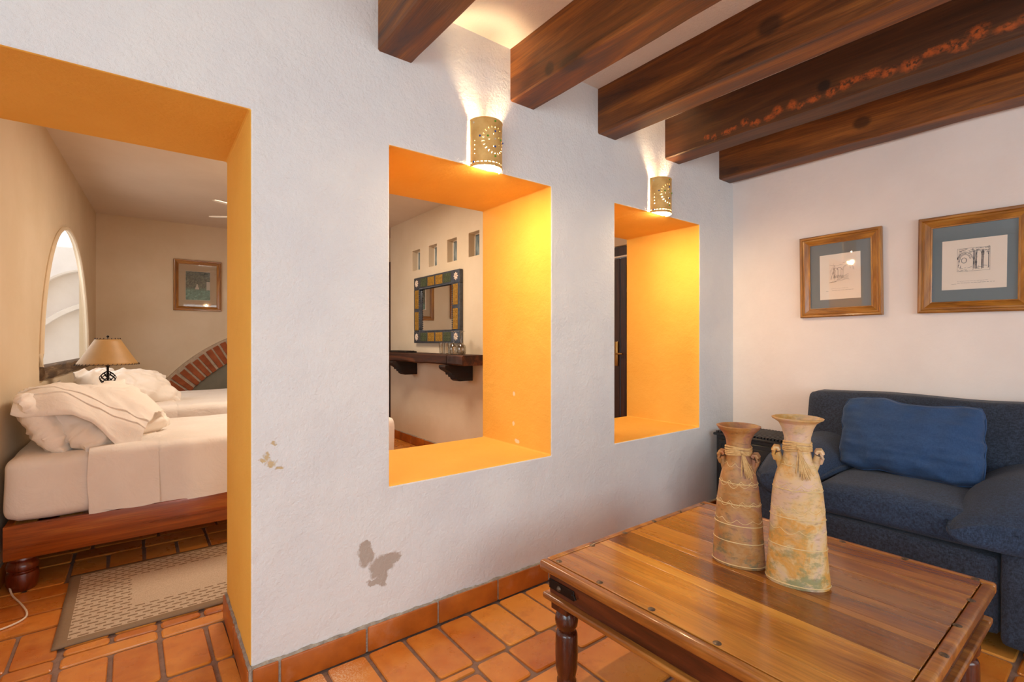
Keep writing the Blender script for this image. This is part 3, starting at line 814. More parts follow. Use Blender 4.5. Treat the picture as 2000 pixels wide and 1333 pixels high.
# ---------------------------------------------------------------- the two clay vases
def vase(loc, rz, hh, prof, flat, mat, label, ringz, rope_z, tass):
    t = thing('clay_vase', label, 'vase', loc, rz, 'clay vases on the coffee table')
    def shape(z, r):
        """half widths (long, short) at height z"""
        f = z / hh
        k = flat + (1 - flat) * min(1, max(0, (f - .45) / .38)) ** 1.2
        return r, r * k
    mb = MB(); seg = 56
    P = [Vector((r, z, 0)) for r, z in prof]
    # resample smoothly
    pts = []
    for a in range(len(prof) - 1):
        p0 = prof[max(0, a - 1)]; p1 = prof[a]; p2 = prof[a + 1]; p3 = prof[min(len(prof) - 1, a + 2)]
        for q in range(5):
            u = q / 5
            f = lambda i: .5 * ((2 * p1[i]) + (-p0[i] + p2[i]) * u + (2 * p0[i] - 5 * p1[i] + 4 * p2[i] - p3[i]) * u * u + (-p0[i] + 3 * p1[i] - 3 * p2[i] + p3[i]) * u ** 3)
            pts.append((f(0), f(1)))
    pts.append(prof[-1])
    def R_at(z):
        for a, b in zip(pts, pts[1:]):
            if a[1] <= z <= b[1]: return a[0] + (b[0] - a[0]) * (z - a[1]) / max(1e-6, b[1] - a[1])
        return pts[-1][0]
    def surf(a, z, off=0):
        lx, sy = shape(z, R_at(z)); wob = 1 + .012 * nz((math.cos(a), math.sin(a), z * 4), 1.6, hh * 9)
        return Vector(((lx * wob + off) * math.cos(a), (sy * wob + off) * math.sin(a), z))
    rings = [[surf(2 * PI * k / seg, z) for k in range(seg)] for r, z in pts]
    # rolled lip and hollow inside
    rt = prof[-1][0]
    for (dr, z) in ((.002, hh + .004), (-.004, hh + .006), (-.010, hh + .003), (-.016, hh - .006), (-.028, hh - .03), (-.036, hh - .06), (-.038, hh - .12)):
        rings.append([Vector(((rt + dr) * math.cos(2 * PI * k / seg), (rt + dr) * math.sin(2 * PI * k / seg), z)) for k in range(seg)])
    mb.loft(rings); mb.build('body', mat, t, smooth=60)
    for z in ringz:
        mb = MB(); mb.tube([surf(2 * PI * k / 64, z, .0006) for k in range(64)], .0017, 6, closed=True); mb.build('ring_relief', M['relief'], t)
    rnd = random.Random(int(hh * 1000))
    for (z, n) in ((hh * .475, 11), (hh * .46, 11), (hh * .345, 9), (hh * .62, 10), (hh * .60, 10), (hh * .745, 8)):
        ph = rnd.uniform(0, 1); mb = MB()
        mb.tube([surf(2 * PI * k / 176, z - .013 * abs(math.sin(PI * n * k / 176 + ph)) * (1 + .3 * math.sin(k * .11)), -.0001) for k in range(176)], .0010, 4, closed=True)
        mb.build('scallop_relief', M['relief'], t)
    # clay paws either side of the neck
    for sg in (1, -1):
        mb = MB(); zc = rope_z - .072
        base = Vector((sg * (R_at(zc) - .010), 0, zc)); out = .062 * hh / .552 + .002
        top = Vector((sg * out, 0, rope_z - .030))
        mb.tube([base + Vector((0, 0, -.012)), base.lerp(top, .35), base.lerp(top, .75), top], .0150, 12, taper=lambda f: .75 + .3 * f)
        for q, yy in enumerate((-.0165, -.0055, .0055, .0165)):
            b2 = top + Vector((0, yy, 0))
            mb.tube([b2 + Vector((sg * .002, -yy * .5, -.022)), b2 + Vector((sg * .006, 0, -.004)), b2 + Vector((sg * .007, 0, .010)), b2 + Vector((sg * .002, 0, .019)), b2 + Vector((-sg * .006, 0, .018)), b2 + Vector((-sg * .010, 0, .010))], .0068, 8, taper=lambda f: .9 + .2 * math.sin(PI * f))
        mb.build('handle', mat, t)
    mb = MB(); rnd = random.Random(5)
    for q in range(6):
        zz = rope_z + (q - 2.5) * .0052; ph = rnd.uniform(0, 6)
        mb.tube([surf(2 * PI * k / 40, zz + .003 * math.sin(2 * PI * k / 40 * 2 + ph), .0026) for k in range(40)], .0034, 6, closed=True)
    mb.build('rope_tie', M['raffia'], t)
    mb = MB(); a0 = tass[0]
    for q in range(44):
        da = rnd.gauss(0, .16); ln = tass[1] * rnd.uniform(.8, 1.05); pts2 = []
        for s_ in range(9):
            f = s_ / 8
            pts2.append(surf(a0 + da * (.15 + f) + tass[2] * f, rope_z - .004 - ln * f, .005 + .004 * rnd.random() + .003 * math.sin(f * 3)))
        mb.tube(pts2, .0013, 5)
    mb.tube([surf(a0 - .12, rope_z + .004, .007), surf(a0, rope_z - .002, .010), surf(a0 + .12, rope_z - .008, .007)], .005, 8)
    mb.build('tassel', M['raffia'], t)
cam_dir = math.atan2(-.72, -1.77)
vrz = R(-68)
profA = [(.0945, 0), (.096, .01), (.094, .04), (.089, .09), (.0845, .165), (.080, .24), (.074, .315), (.0635, .368), (.052, .400), (.0445, .418), (.0405, .44), (.0385, .465), (.0378, .49), (.0405, .51), (.050, .532), (.066, .546), (.076, .552)]
vase((1.781, .729, .4505), vrz, .552, profA, .66, M['vase_a'], 'taller pale ochre clay vase with rope tie, front one on the coffee table', [.400, .320, .225, .130, .010], .462, (PI * 1.5 - .25 if False else R(-68) * 0 + (cam_dir - vrz) + .12, .095, .22))
profB = [(.087, 0), (.090, .01), (.0885, .03), (.084, .097), (.079, .173), (.072, .25), (.0605, .322), (.052, .350), (.0455, .372), (.042, .395), (.041, .42), (.0415, .443), (.046, .462), (.056, .480), (.068, .492), (.0735, .500)]
vase((1.765, .925, .4505), R(-72), .500, profB, .66, M['vase_b'], 'shorter rust-brown clay vase with rope tie, behind the taller one', [.30, .225, .150, .090, .010], .415, ((math.atan2(-.925, -1.765) - R(-72)) + .3, .085, .25))

# ---------------------------------------------------------------- sofa
def sofa():
    org = (3.2, .72, 0)
    t = thing('sofa', 'dark navy denim two-seat sofa against the white wall behind the coffee table', 'sofa', org)
    T = lambda x, y, z: Matrix.Translation((x, y, z))
    # base below the seat
    mb = softbox(.80, .70, .33, .03, 14, amp=.003, freq=6, mtx=T(3.15, .715, .235)); mb.build('seat_base', M['denim'], t, org)
    # seat cushion
    def sc(p, u):
        q = Vector(p); q.z += .012 * (1 - u.y ** 2) * (u.z > 0) - .012 * max(0, -u.x) ** 3 * (u.z > 0)
        return q
    mb = softbox(.66, .665, .155, .045, 26, puff=.012, amp=.006, freq=4, seed=3, deform=sc, mtx=T(3.07, .715, .478)); mb.build('seat_cushion', M['denim_seat'], t, org)
    # piping along the front of the cushion
    # backrest, leaning
    def bk(p, u):
        q = Vector(p); f = (u.z + 1) / 2
        q.x += .10 * f; q.x -= .02 * (1 - u.y ** 2) * (u.x < 0)
        q.z += .006 * math.sin(u.y * 5) * f
        if u.x > 0: q.x = q.x - .0
        q.y *= 1 - .012 * f
        return q
    mb = softbox(.17, 1.262, .62, .04, 26, amp=.006, freq=4, seed=8, deform=bk, mtx=T(3.41, .715, .65)); mb.build('backrest', M['denim'], t, org)
    # arms: upright panel + overstuffed pad as a sub-part
    for (ya, yb, sg) in ((1.065, 1.375, 1), (.055, .375, -1)):
        yc = (ya + yb) / 2
        mb = softbox(.86, yb - ya - .01, .50, .03, 16, amp=.003, freq=6, mtx=T(3.16, yc, .05 + .25)); a = mb.build('armrest', M['denim'], t, org)
        def ap(p, u, sg=sg):
            q = Vector(p)
            s_ = u.y * sg            # +1 outer side, -1 inner side
            cx = (u.x + 1) / 2       # 0 front .. 1 back
            lo = .60 if sg > 0 else .95
            nar = lo + (1 - lo) * min(1, cx * 2.2) ** .6 if cx < .45 else 1
            q.y *= nar
            if sg < 0: q.x -= .05 * max(0, -s_) * (1 - cx)
            th = (1 - .75 * abs(u.y) ** 2.2) * (.42 + .58 * math.sin(min(1, cx * 1.5 + .08) * PI / 2))
            if u.z > 0: q.z = -.02 + (q.z + .02) * th
            else: q.z *= .35 + .65 * (1 - abs(u.y) ** 3)
            q.z -= .055 * max(0, 1 - cx * 2.2) ** 1.6 
            q.z -= .03 * max(0, -s_) ** 2
            q.z += .02 * cx
            return q
        inner = .05 if sg > 0 else .17; dy = (yb - ya) + inner
        mb = softbox(.80, dy, .20, .05, 26, amp=.007, freq=5, seed=4 + sg, deform=ap, mtx=T(3.10, yc - sg * inner / 2 + sg * .01, .595 - (.02 if sg < 0 else 0)))
        mb.build('arm_pad', M['denim_seat'], a, org)
    for fx in (2.80, 3.5):
        for fy in (.14, 1.29):
            mb = MB(); mb.box(fx - .03, fx + .03, fy - .03, fy + .03, 0, .055, .004); mb.build('foot', M['black'], t, org)
sofa()
def throw():
    org = (3.17, .765, .56)
    # local X = width (along -y world), local Y = height, local Z = thickness (towards -x)
    rot = Matrix(((0, -.24, -.97, 0), (-1, 0, 0, 0), (0, .97, -.24, 0), (0, 0, 0, 1)))
    rot = Matrix(((0, .26, -.966, 0), (-1, 0, 0, 0), (0, .966, .26, 0), (0, 0, 0, 1)))
    def sag(p, u, v):
        q = Vector(p)
        if v > 0: q.y -= .022 * (1 - (u + .75) ** 2 * .2) * max(0, math.sin((u + .35) * 2.2)) * v
        return q
    M4 = Matrix.Translation((3.16, .765, .765)) @ rot
    mb = pillow(.60, .40, .19, n=46, seed=2, wr=.016, pinch=.04, mtx=M4, sag=sag, wf=4, pow_=.42)
    o = mb.build('throw_cushion', M['cushion'], org=(3.16, .765, .57), smooth=80)
    tag(o, 'plain bright blue cushion leaning on the sofa backrest', 'cushion')
    mb = MB(); pts = []
    for k in range(80):
        a = 2 * PI * k / 80; c, s_ = math.cos(a), math.sin(a); m = max(abs(c), abs(s_)); u, v = c / m, s_ / m
        u = max(-1, min(1, u)); v = max(-1, min(1, v))
        ex = 1 - .04 * (1 - v * v) * .6; ey = 1 - .04 * (1 - u * u)
        q = Vector((u * .30 * ex * math.sqrt(1 - .14 * v ** 6), v * .20 * ey * math.sqrt(1 - .14 * u ** 6), 0)); q.x += .0128 * nz((u, v, 0), 3, 2); q.y += .0128 * nz((u, v, 1), 3, 5)
        q = sag(q, u, v); pts.append(M4 @ q)
    mb.tube(pts, .0035, 6, closed=True)
    mb.build('piping', M['cushion'], o, org=(3.16, .765, .57))
throw()

# ---------------------------------------------------------------- black side table in the corner
def side_table():
    org = (3.44, 1.65, 0); x0, x1, y0, y1 = 3.27, 3.615, 1.405, 1.90
    t = thing('side_table', 'black wooden side table with a slatted top, in the corner left of the sofa', 'side table', org)
    mb = MB(); mb.box(x0, x1, y0, y1, .600, .618, .004)
    n = 22
    for k in range(n):
        y = y0 + .012 + (y1 - y0 - .024) * k / n; mb.box(x0 + .006, x1 - .006, y, y + (y1 - y0 - .024) / n - .006, .616, .632, .002)
    mb.build('slatted_top', M['black'], t, org)
    mb = MB(); mb.box(x0 + .02, x1 - .01, y0 + .015, y1 - .015, .08, .60, .003); mb.build('body', M['black'], t, org)
    for (z0, z1) in ((.42, .575), (.12, .40)):
        mb = MB(); mb.box(x0 + .006, x0 + .02, y0 + .04, y1 - .04, z0, z1, .004); mb.box(x0 + .002, x0 + .007, y0 + .06, y1 - .06, z0 + .03, z1 - .03, .004)
        d = mb.build('drawer', M['black'], t, org)
        mb = MB(); mm = Matrix.Translation((x0 + .003, (y0 + y1) / 2, (z0 + z1) / 2)) @ Matrix.Rotation(R(-90), 4, 'Y')
        mb.lathe([(.006, 0), (.006, .012), (.013, .018), (.011, .028), (.002, .031)], 14, mtx=mm); mb.build('knob', M['iron'], d, org)
    for a in (x0 + .025, x1 - .055):
        for b in (y0 + .02, y1 - .05):
            mb = MB(); mb.box(a, a + .03, b, b + .03, 0, .082, .002); mb.build('leg', M['black'], t, org)
side_table()

# ---------------------------------------------------------------- framed pictures
def ribbon(mb, pts, wd, y):
    """flat ink stroke in the local XZ plane"""
    n = len(pts)
    L_, R_ = [], []
    for i in range(n):
        a = Vector(pts[max(0, i - 1)]); b = Vector(pts[min(n - 1, i + 1)]); d = (b - a)
        if d.length < 1e-9: d = Vector((1, 0))
        d.normalize(); nn = Vector((-d.y, d.x)) * wd / 2; p = Vector(pts[i])
        L_.append(mb.bm.verts.new((p.x + nn.x, y, p.y + nn.y))); R_.append(mb.bm.verts.new((p.x - nn.x, y, p.y - nn.y)))
    for i in range(n - 1): mb.bm.faces.new((L_[i], L_[i + 1], R_[i + 1], R_[i]))
def picture(label, loc, rz, W, H, mw, matm, paper, art, tilt=0, name='framed_picture', cat='picture', group=None, reach=.03, glass=True):
    t = thing(name, label, cat, loc, rz, group)
    if tilt: t.rotation_euler = Euler((0, tilt, rz))
    d = reach
    prof = [(0, 0), (0, -d * .8), (mw * .10, -d), (mw * .26, -d * .96), (mw * .34, -d * .72), (mw * .48, -d * .74), (mw * .62, -d * .62), (mw * .86, -d * .42), (mw * .9, -d * .5), (mw, -d * .46), (mw, -d * .2)]
    for side in range(4):
        mb = MB()
        rings = []
        for (o, y) in prof:
            x0, x1, z0, z1 = -W / 2 + o, W / 2 - o, o, H - o
            e = [((x0, y, z1), (x1, y, z1)), ((x0, y, z0), (x1, y, z0)), ((x0, y, z0), (x0, y, z1)), ((x1, y, z0), (x1, y, z1))][side]
            rings.append(e)
        vr = [[mb.bm.verts.new(p) for p in r] for r in rings]
        for a, b in zip(vr, vr[1:]): mb.bm.faces.new((a[0], a[1], b[1], b[0]))
        mb.build('frame_rail', M['frame_wood_x'] if side < 2 else M['frame_wood'], t, smooth=25)
    mb = MB(); mb.box(-W / 2 + mw * .8, W / 2 - mw * .8, -d * .15, -d * .08, mw * .8, H - mw * .8); mt = mb.build('mount_board', matm, t, smooth=0)
    pw, ph, pcx, pcz = paper
    mb = MB(); mb.box(pcx - pw / 2, pcx + pw / 2, -d * .19, -d * .15, pcz - ph / 2, pcz + ph / 2); pr = mb.build('print', M['paper'], t, smooth=0)
    art(pr, pcx, pcz, -d * .19 - .0004)
    if glass:
        mb = MB(); mb.box(-W / 2 + mw * .9, W / 2 - mw * .9, -d * .36, -d * .30, mw * .9, H - mw * .9); mb.build('glass', M['pane'], t, smooth=0)
    return t
def arcp(cx, cz, rx, rz_, a0, a1, n=12): return [(cx + rx * math.cos(a0 + (a1 - a0) * k / n), cz + rz_ * math.sin(a0 + (a1 - a0) * k / n)) for k in range(n + 1)]
def text_lines(mb, rows, y, rnd):
    for (x0, x1, z, wd) in rows:
        x = x0
        while x < x1:
            w_ = rnd.uniform(.006, .016)
            ribbon(mb, [(x + k * w_ / 6, z + rnd.uniform(-.0012, .0012)) for k in range(7)], wd, y); x += w_ + rnd.uniform(.002, .005)
def art_arches(pr, cx, cz, y):
    rnd = random.Random(4)
    mb = MB(); z0 = cz + .025
    def P(a, b): return (cx + a, z0 + b)
    for k in range(26):   # shading strokes
        xx = -.055 + .012 * rnd.random() * 1.5 + k % 4 * .004; zz = rnd.uniform(-.05, .03)
        ribbon(mb, [P(xx, zz), P(xx + .004, zz + rnd.uniform(.015, .04))], .0007, y)
    for x in (-.032, -.027, -.012, -.006, .006, .012, .02): ribbon(mb, [P(x, -.045 if x < 0 else -.03), P(x + .001, .02)], .0010, y)
    for (a, rx) in ((-.022, .012), (-.002, .014), (.048, .032)):
        ribbon(mb, [(cx + px, z0 + pz) for px, pz in arcp(a, .018 if rx < .03 else .012, rx, rx * 1.1, PI, 0)], .0013, y)
        ribbon(mb, [(cx + px, z0 + pz) for px, pz in arcp(a, .018 if rx < .03 else .012, rx * .85, rx * .95, PI, 0)], .0007, y)
    ribbon(mb, [P(.02, .06), P(.055, .066), P(.06, .02)], .0015, y); ribbon(mb, [P(-.058, .055), P(-.02, .045), P(.02, .052)], .0009, y)
    for k in range(5): ribbon(mb, [P(-.03 + k * .012, -.058 + k * .008), P(.05, -.045 + k * .008)], .0012, y)
    ribbon(mb, [P(-.05, -.06), P(.015, -.035), P(.055, -.05)], .001, y); ribbon(mb, [P(-.06, -.062), P(-.02, -.058)], .0025, y)
    for k in range(14): a = -.034 + k * .004; ribbon(mb, [P(a, -.035), P(a + .002, -.02 + .006 * rnd.random())], .0012, y)
    text_lines(mb, [(cx - .05, cx + .05, cz - .078, .0008), (cx - .08, cx - .065, cz - .092, .0012), (cx - .045, cx + .075, cz - .09, .0012)], y, rnd)
    mb.build('ink_drawing', M['ink_brown'], pr, smooth=0)
def art_courtyard(pr, cx, cz, y):
    rnd = random.Random(9); mb = MB(); z0 = cz + .025
    def P(a, b): return (cx + a, z0 + b)
    for x in (-.0, .004, .009, .013, .033, .036, .040, .060): ribbon(mb, [P(x, -.052), P(x + .001, .048)], .0022, y)
    for rx in (.040, .036, .029, .025): ribbon(mb, [(cx + a, z0 + b) for a, b in arcp(-.034, .002, rx * .8, rx, PI * 1.0, .05)], .0014, y)
    for rx in (.012, .010): ribbon(mb, [(cx + a, z0 + b) for a, b in arcp(-.038, -.004, rx, rx * 1.3, -.2, 2 * PI)], .0013, y)
    ribbon(mb, [(cx + a, z0 + b) for a, b in arcp(.022, .02, .011, .026, PI, 0)], .0015, y); ribbon(mb, [(cx + a, z0 + b) for a, b in arcp(.05, .02, .009, .024, PI, 0)], .0015, y)
    for k in range(70):
        a = rnd.uniform(-.064, .064); b = rnd.choice([rnd.uniform(.045, .06), rnd.uniform(-.062, -.035), rnd.uniform(.03, .06)]); d = rnd.uniform(.004, .02)
        ribbon(mb, [P(a, b), P(min(.065, a + d), b + rnd.uniform(-.004, .006))], .0014, y)
    for k in range(40):
        a = rnd.choice([rnd.uniform(-.065, -.05), rnd.uniform(.0, .014), rnd.uniform(.032, .042)]); b = rnd.uniform(-.05, .04); ribbon(mb, [P(a, b), P(a + .001, b + .014)], .0016, y)
    for q in (((-.066, .062), (.066, .062)), ((-.066, -.064), (.066, -.064)), ((-.066, -.064), (-.066, .062)), ((.066, -.064), (.066, .062))): ribbon(mb, [P(*q[0]), P(*q[1])], .001, y)
    text_lines(mb, [(cx - .065, cx + .055, cz - .093, .0008), (cx - .09, cx - .075, cz - .106, .0012), (cx - .065, cx + .085, cz - .103, .0012)], y, rnd)
    mb.build('ink_drawing', M['ink_blue'], pr, smooth=0)
XW = 3.638
picture('framed ink print of arches and steps, left of the two on the white wall', (XW, 1.227, 1.425), R(-90), .466, .542, .060,
        M['mat_grey'], (.232, .295, .0, .262), art_arches, R(-.6), name='framed_print', group='framed ink prints above the sofa')
picture('framed ink print of an arched courtyard, blue-grey mount, right on the white wall', (XW, .592, 1.424), R(-90), .470, .545, .062,
        M['mat_blue'], (.262, .275, .0, .265), art_courtyard, R(.6), name='framed_print', group='framed ink prints above the sofa')

# ================================================================== BEDROOM THINGS
def soft_cover(x0, x1, y0, y1, zt, zb, off=.012, seed=0, hem=0, amp=.005):
    """sheet lying over the mattress and hanging down its front"""
    mb = MB(); bm = mb.bm; r = .06
    path = []
    for k in range(9): path.append((y0 - off, zb + (zt - r - zb) * k / 8))
    for k in range(1, 9): a = PI / 2 * k / 8; path.append((y0 - off + r - r * math.cos(a), zt - r + r * math.sin(a)))
    n = 26
    for k in range(1, n + 1): path.append((y0 - off + r + (y1 - y0 - 2 * r + 2 * off) * k / n, zt))
    for k in range(1, 7): a = PI / 2 * k / 6; path.append((y1 + off - r + r * math.sin(a), zt - r + r * math.cos(a)))
    for k in range(1, 4): path.append((y1 + off, zt - r - .06 * k))
    rows = []
    N = max(10, int((x1 - x0) / .022))
    for i in range(N + 1):
        x = x0 + (x1 - x0) * i / N; row = []
        for j, (y, z) in enumerate(path):
            f = max(0, (zt - z) / (zt - zb))
            dx = (.02 * math.sin(z * 9 + seed) * f + .03 * f * nz((i * .05, z, 0), 3, seed)) * (1 if i == 0 else .3)
            p = Vector((x + dx, y, z))
            w_ = amp * (1 + 2.2 * f)
            p.y += w_ * nz((x * 1.0, z * .35 + x * .6, y), 7, seed) - (off * .9 if False else 0)
            p.z += (amp * .9) * nz((x, y, 0), 6, seed + 2) + hem * f * nz((x, 0, 0), 6, seed + 7)
            row.append(bm.verts.new(p))
        rows.append(row)
    for a, b in zip(rows, rows[1:]):
        for j in range(len(path) - 1): bm.faces.new((a[j], a[j + 1], b[j + 1], b[j]))
    return mb
def bed(label, org, y0, y1, ztop, seed, legs=True):
    xb0, xb1 = -.513, 1.60
    if y0 > 5: xb0 = -.42
    t = thing('bed', label, 'bed', org, 0, 'twin beds')
    for (yy, nm) in ((y0 + .0, 'side_rail'), (y1 - .035, 'side_rail')):
        mb = MB(); mb.box(xb0, xb1, yy, yy + .035, .168, .340, .004, seg=2); mb.build(nm, M['bed_wood'], t, org)
    for xx in (xb0, xb1 - .035):
        mb = MB(); mb.box(xx, xx + .034, y0 + .036, y1 - .036, .168, .338, .004); mb.build('end_rail', M['bed_wood'], t, org)
    for k in range(12):
        x = xb0 + .07 + k * (xb1 - xb0 - .16) / 11
        mb = MB(); mb.box(x - .045, x + .045, y0 + .037, y1 - .037, .318, .334, .002); mb.build('slat', M['slat'], t, org)
    for lx in (xb0 + .064, xb1 - .075):
        for ly in (y0 + .062, y1 - .065):
            mb = MB(); mb.lathe([(.060, .170), (.062, .160), (.054, .152), (.050, .146), (.058, .138), (.063, .122), (.060, .106), (.050, .098), (.050, .092), (.060, .088), (.064, .07), (.062, .03), (.056, .012), (.050, 0)], 26, (lx, ly, 0))
            mb.build('leg', M['bed_leg'], t, org)
    def md(p, u): 
        q = Vector(p)
        if u.z < 0: q.y += 0
        return q
    mx0, mx1 = xb0 - .005, xb1 - .06
    zc = (ztop + .342) / 2
    mb = softbox(mx1 - mx0, y1 - y0 - .03, ztop - .342, .06, 34, amp=.010, freq=3.5, seed=seed, mtx=Matrix.Translation(((mx0 + mx1) / 2, (y0 + y1) / 2, zc)))
    mb.build('mattress', M['linen'], t, org, smooth=80)
    xs = -.185 if y0 < 5 else .0
    mb = soft_cover(xs, mx1 + .012, y0 + .015, y1 - .015, ztop + .012, .335, .014, seed, hem=.012); mb.build('top_sheet', M['linen_stripe'], t, org, smooth=80)
    mb = soft_cover(xs - .003, xs + .30, y0 + .012, y1 - .012, ztop + .018, .345, .020, seed + 4, hem=.015, amp=.007); mb.build('folded_sheet', M['linen'], t, org, smooth=80)
bed('nearer white-sheeted bed with red-brown wooden rail, seen through the doorway', (.56, 4.0, 0), 3.46, 4.56, .672, 1)
bed('far white bed behind the bedside lamp, in front of the brick arch', (.59, 5.85, 0), 5.12, 6.62, .70, 6)

def orient(loc, right, up):
    r = Vector(right).normalized(); u = Vector(up); u = (u - r * u.dot(r)).normalized(); n = r.cross(u)
    return Matrix(((r.x, u.x, n.x, loc[0]), (r.y, u.y, n.y, loc[1]), (r.z, u.z, n.z, loc[2]), (0, 0, 0, 1)))
PG = 'white pillows on the beds'
def bed_pillow(loc, right, up, W, H, T, seed, label, flange=.0, mat='linen2', wr=.02, wf=4):
    mtx = orient(loc, right, up)
    mb = pillow(W, H, T, n=44, seed=seed, wr=wr, pinch=.12, flange=flange, mtx=mtx, wf=wf)
    o = mb.build('bed_pillow', M[mat], org=loc, smooth=80); tag(o, label, 'pillow', PG); return o
# near bed: one propped on the wall, one flopped in front with its open hem
bed_pillow((-.375, 3.80, .82), (.05, 1, .02), (-.45, 0, .9), .56, .40, .18, 3, 'white pillow propped against the left wall on the near bed', 0, wr=.022)
bed_pillow((-.13, 3.83, .825), (.62, .78, .10), (-.62, .42, .62), .66, .46, .24, 12, 'crumpled white pillow with loose case lying across the near bed', 0, wr=.03)
bed_pillow((-.30, 4.22, .79), (.3, 1, .0), (-.6, 0, .75), .55, .42, .18, 17, 'white pillow at the back of the near bed, beside the nightstand', 0, wr=.022)
bed_pillow((-.19, 5.55, .86), (.25, 1, .0), (-.6, 0, .7), .60, .42, .22, 21, 'white pillow propped at the wall end of the far bed', 0, wr=.03)
bed_pillow((.05, 5.50, .855), (.75, .6, -.12), (-.4, .5, .5), .60, .42, .24, 25, 'crumpled white pillow in front on the far bed, right of the lamp', 0, wr=.03)
def loose_case():
    # loose open pillowcase hem draped over the near bed's pillows
    mb = MB(); bm = mb.bm; n, m = 46, 26
    A = [Vector(p) for p in ((-.50, 3.56, .925), (-.33, 3.52, .945), (-.20, 3.52, .84), (-.08, 3.52, .745), (.03, 3.54, .70))]
    B = [Vector(p) for p in ((-.46, 3.98, .95), (-.30, 3.98, .97), (-.13, 3.98, .97), (.04, 3.96, .93), (.17, 3.9, .80))]
    def cr(P, f):
        k = min(len(P) - 2, int(f * (len(P) - 1))); u = f * (len(P) - 1) - k
        p0, p1, p2, p3 = P[max(0, k - 1)], P[k], P[k + 1], P[min(len(P) - 1, k + 2)]
        return .5 * ((2 * p1) + (p2 - p0) * u + (2 * p0 - 5 * p1 + 4 * p2 - p3) * u * u + (3 * p1 - p0 - 3 * p2 + p3) * u ** 3)
    g = []
    for i in range(n + 1):
        row = []
        for j in range(m + 1):
            u, v = i / n, j / m
            p = cr(A, u).lerp(cr(B, u), v) + Vector((0, 0, .055 * math.sin(PI * v) ** .8))
            p.z += .030 * (.5 - abs(nz((u * 2.2, v * 4 + u * 3, 0), 1.5, 4))) * math.sin(PI * v) ** .5 + .008 * nz((u, v, 2), 9, 1)
            if v < .15: p.z -= (.15 - v) * .25 * (1 + math.sin(u * 9))
            row.append(bm.verts.new(p))
        g.append(row)
    for i in range(n):
        for j in range(m): bm.faces.new((g[i][j], g[i + 1][j], g[i + 1][j + 1], g[i][j + 1]))
    gp = [[v.co - Vector((-.13, 3.8, .9)) for v in row] for row in g]
    o = mb.build('loose_pillowcase', M['linen2'], org=(-.13, 3.8, .9), smooth=80)
    s = o.modifiers.new('cloth', 'SOLIDIFY'); s.thickness = .004
    for jj in (5, 8):
        mb = MB(); mb.tube([o.location + Vector(P) + Vector((0, -.001, .0035)) for P in [g_[jj] for g_ in gp]], .0028, 6)
        mb.build('hem_seam', M['linen2'], o, org=(-.13, 3.8, .9), smooth=80)
    tag(o, 'open white pillowcase draped diagonally over the near bed pillows', 'pillowcase')
loose_case()

def nightstand():
    org = (-.22, 4.83, 0)
    t = thing('nightstand', 'cream painted nightstand between the two beds, under the lamp', 'nightstand', org)
    mb = MB(); mb.box(-.455, -.0, 4.60, 5.06, .0, .875, .006); mb.build('cabinet', M['white_paint'], t, org)
    mb = MB(); mb.box(-.455, .012, 4.585, 5.075, .876, .90, .005); mb.build('top', M['white_paint'], t, org)
    mb = MB(); mb.box(-.452, -.436, 4.60, 5.06, .90, .965, .003); mb.build('backboard', M['white_paint'], t, org)
nightstand()
def table_lamp():
    org = (-.155, 4.85, .90)
    t = thing('table_lamp', 'bedside lamp with wide tan parchment shade and twisted iron cage base', 'lamp', org)
    mb = MB(); mb.lathe([(.060, .0), (.062, .006), (.045, .014), (.012, .018)], 24); mb.build('base_plate', M['iron'], t)
    mb = MB()
    for k in range(8):
        for sg in (1, -1):
            pts = []
            for q in range(21):
                f = q / 20; a = 2 * PI * k / 8 + sg * f * PI * .8; r = .010 + .040 * math.sin(PI * f ** 1.25) ** .9
                pts.append((r * math.cos(a), r * math.sin(a), .018 + .115 * f))
            mb.tube(pts, .0028, 5)
    mb.build('iron_cage', M['iron'], t)
    mb = MB(); mb.lathe([(.0075, .016), (.0075, .17), (.014, .172), (.014, .178), (.034, .182), (.036, .186), (.018, .190), (.018, .22), (.012, .235), (.003, .37), (.003, .392), (.008, .396), (.009, .402), (.004, .408)], 16); mb.build('stem', M['iron'], t)
    mb = MB(); bm = mb.bm; seg = 64; rings = []
    for q in range(11):
        f = q / 10; r = .192 + (.076 - .192) * (f ** .93); rings.append([(r * math.cos(2 * PI * k / seg), r * math.sin(2 * PI * k / seg), .187 + .195 * f) for k in range(seg)])
    mb.loft(rings, cap=False); sh = mb.build('shade', M['shade'], t, smooth=80)
    s = sh.modifiers.new('thickness', 'SOLIDIFY'); s.thickness = .0018
    mb = MB()
    for (r, z, n) in ((.192, .188, 44), (.076, .381, 20)):
        for k in range(n):
            a = 2 * PI * k / n; b = a + .05
            mb.tube([((r + .002) * math.cos(a), (r + .002) * math.sin(a), z - .003), ((r - .001) * math.cos(b), (r - .001) * math.sin(b), z + .008)], .0022, 5)
        mb.tube([(r * math.cos(2 * PI * k / 60), r * math.sin(2 * PI * k / 60), z) for k in range(60)], .0016, 5, closed=True)
    mb.build('lacing', M['stitch'], sh)
    mb = MB()
    for k in range(3): a = 2 * PI * k / 3; mb.tube([(0, 0, .378), (.074 * math.cos(a), .074 * math.sin(a), .380)], .0015, 5)
    mb.build('shade_spider', M['iron'], t)
table_lamp()
mb = MB(); mb.box(-.335, -.225, 4.66, 4.74, .901, .945, .006, seg=2); mb.box(-.325, -.235, 4.67, 4.73, .945, .952, .003)
tag(mb.build('small_box', M['white_paint'], org=(-.28, 4.70, .901)), 'small cream box on the nightstand, left of the bedside lamp', 'box')

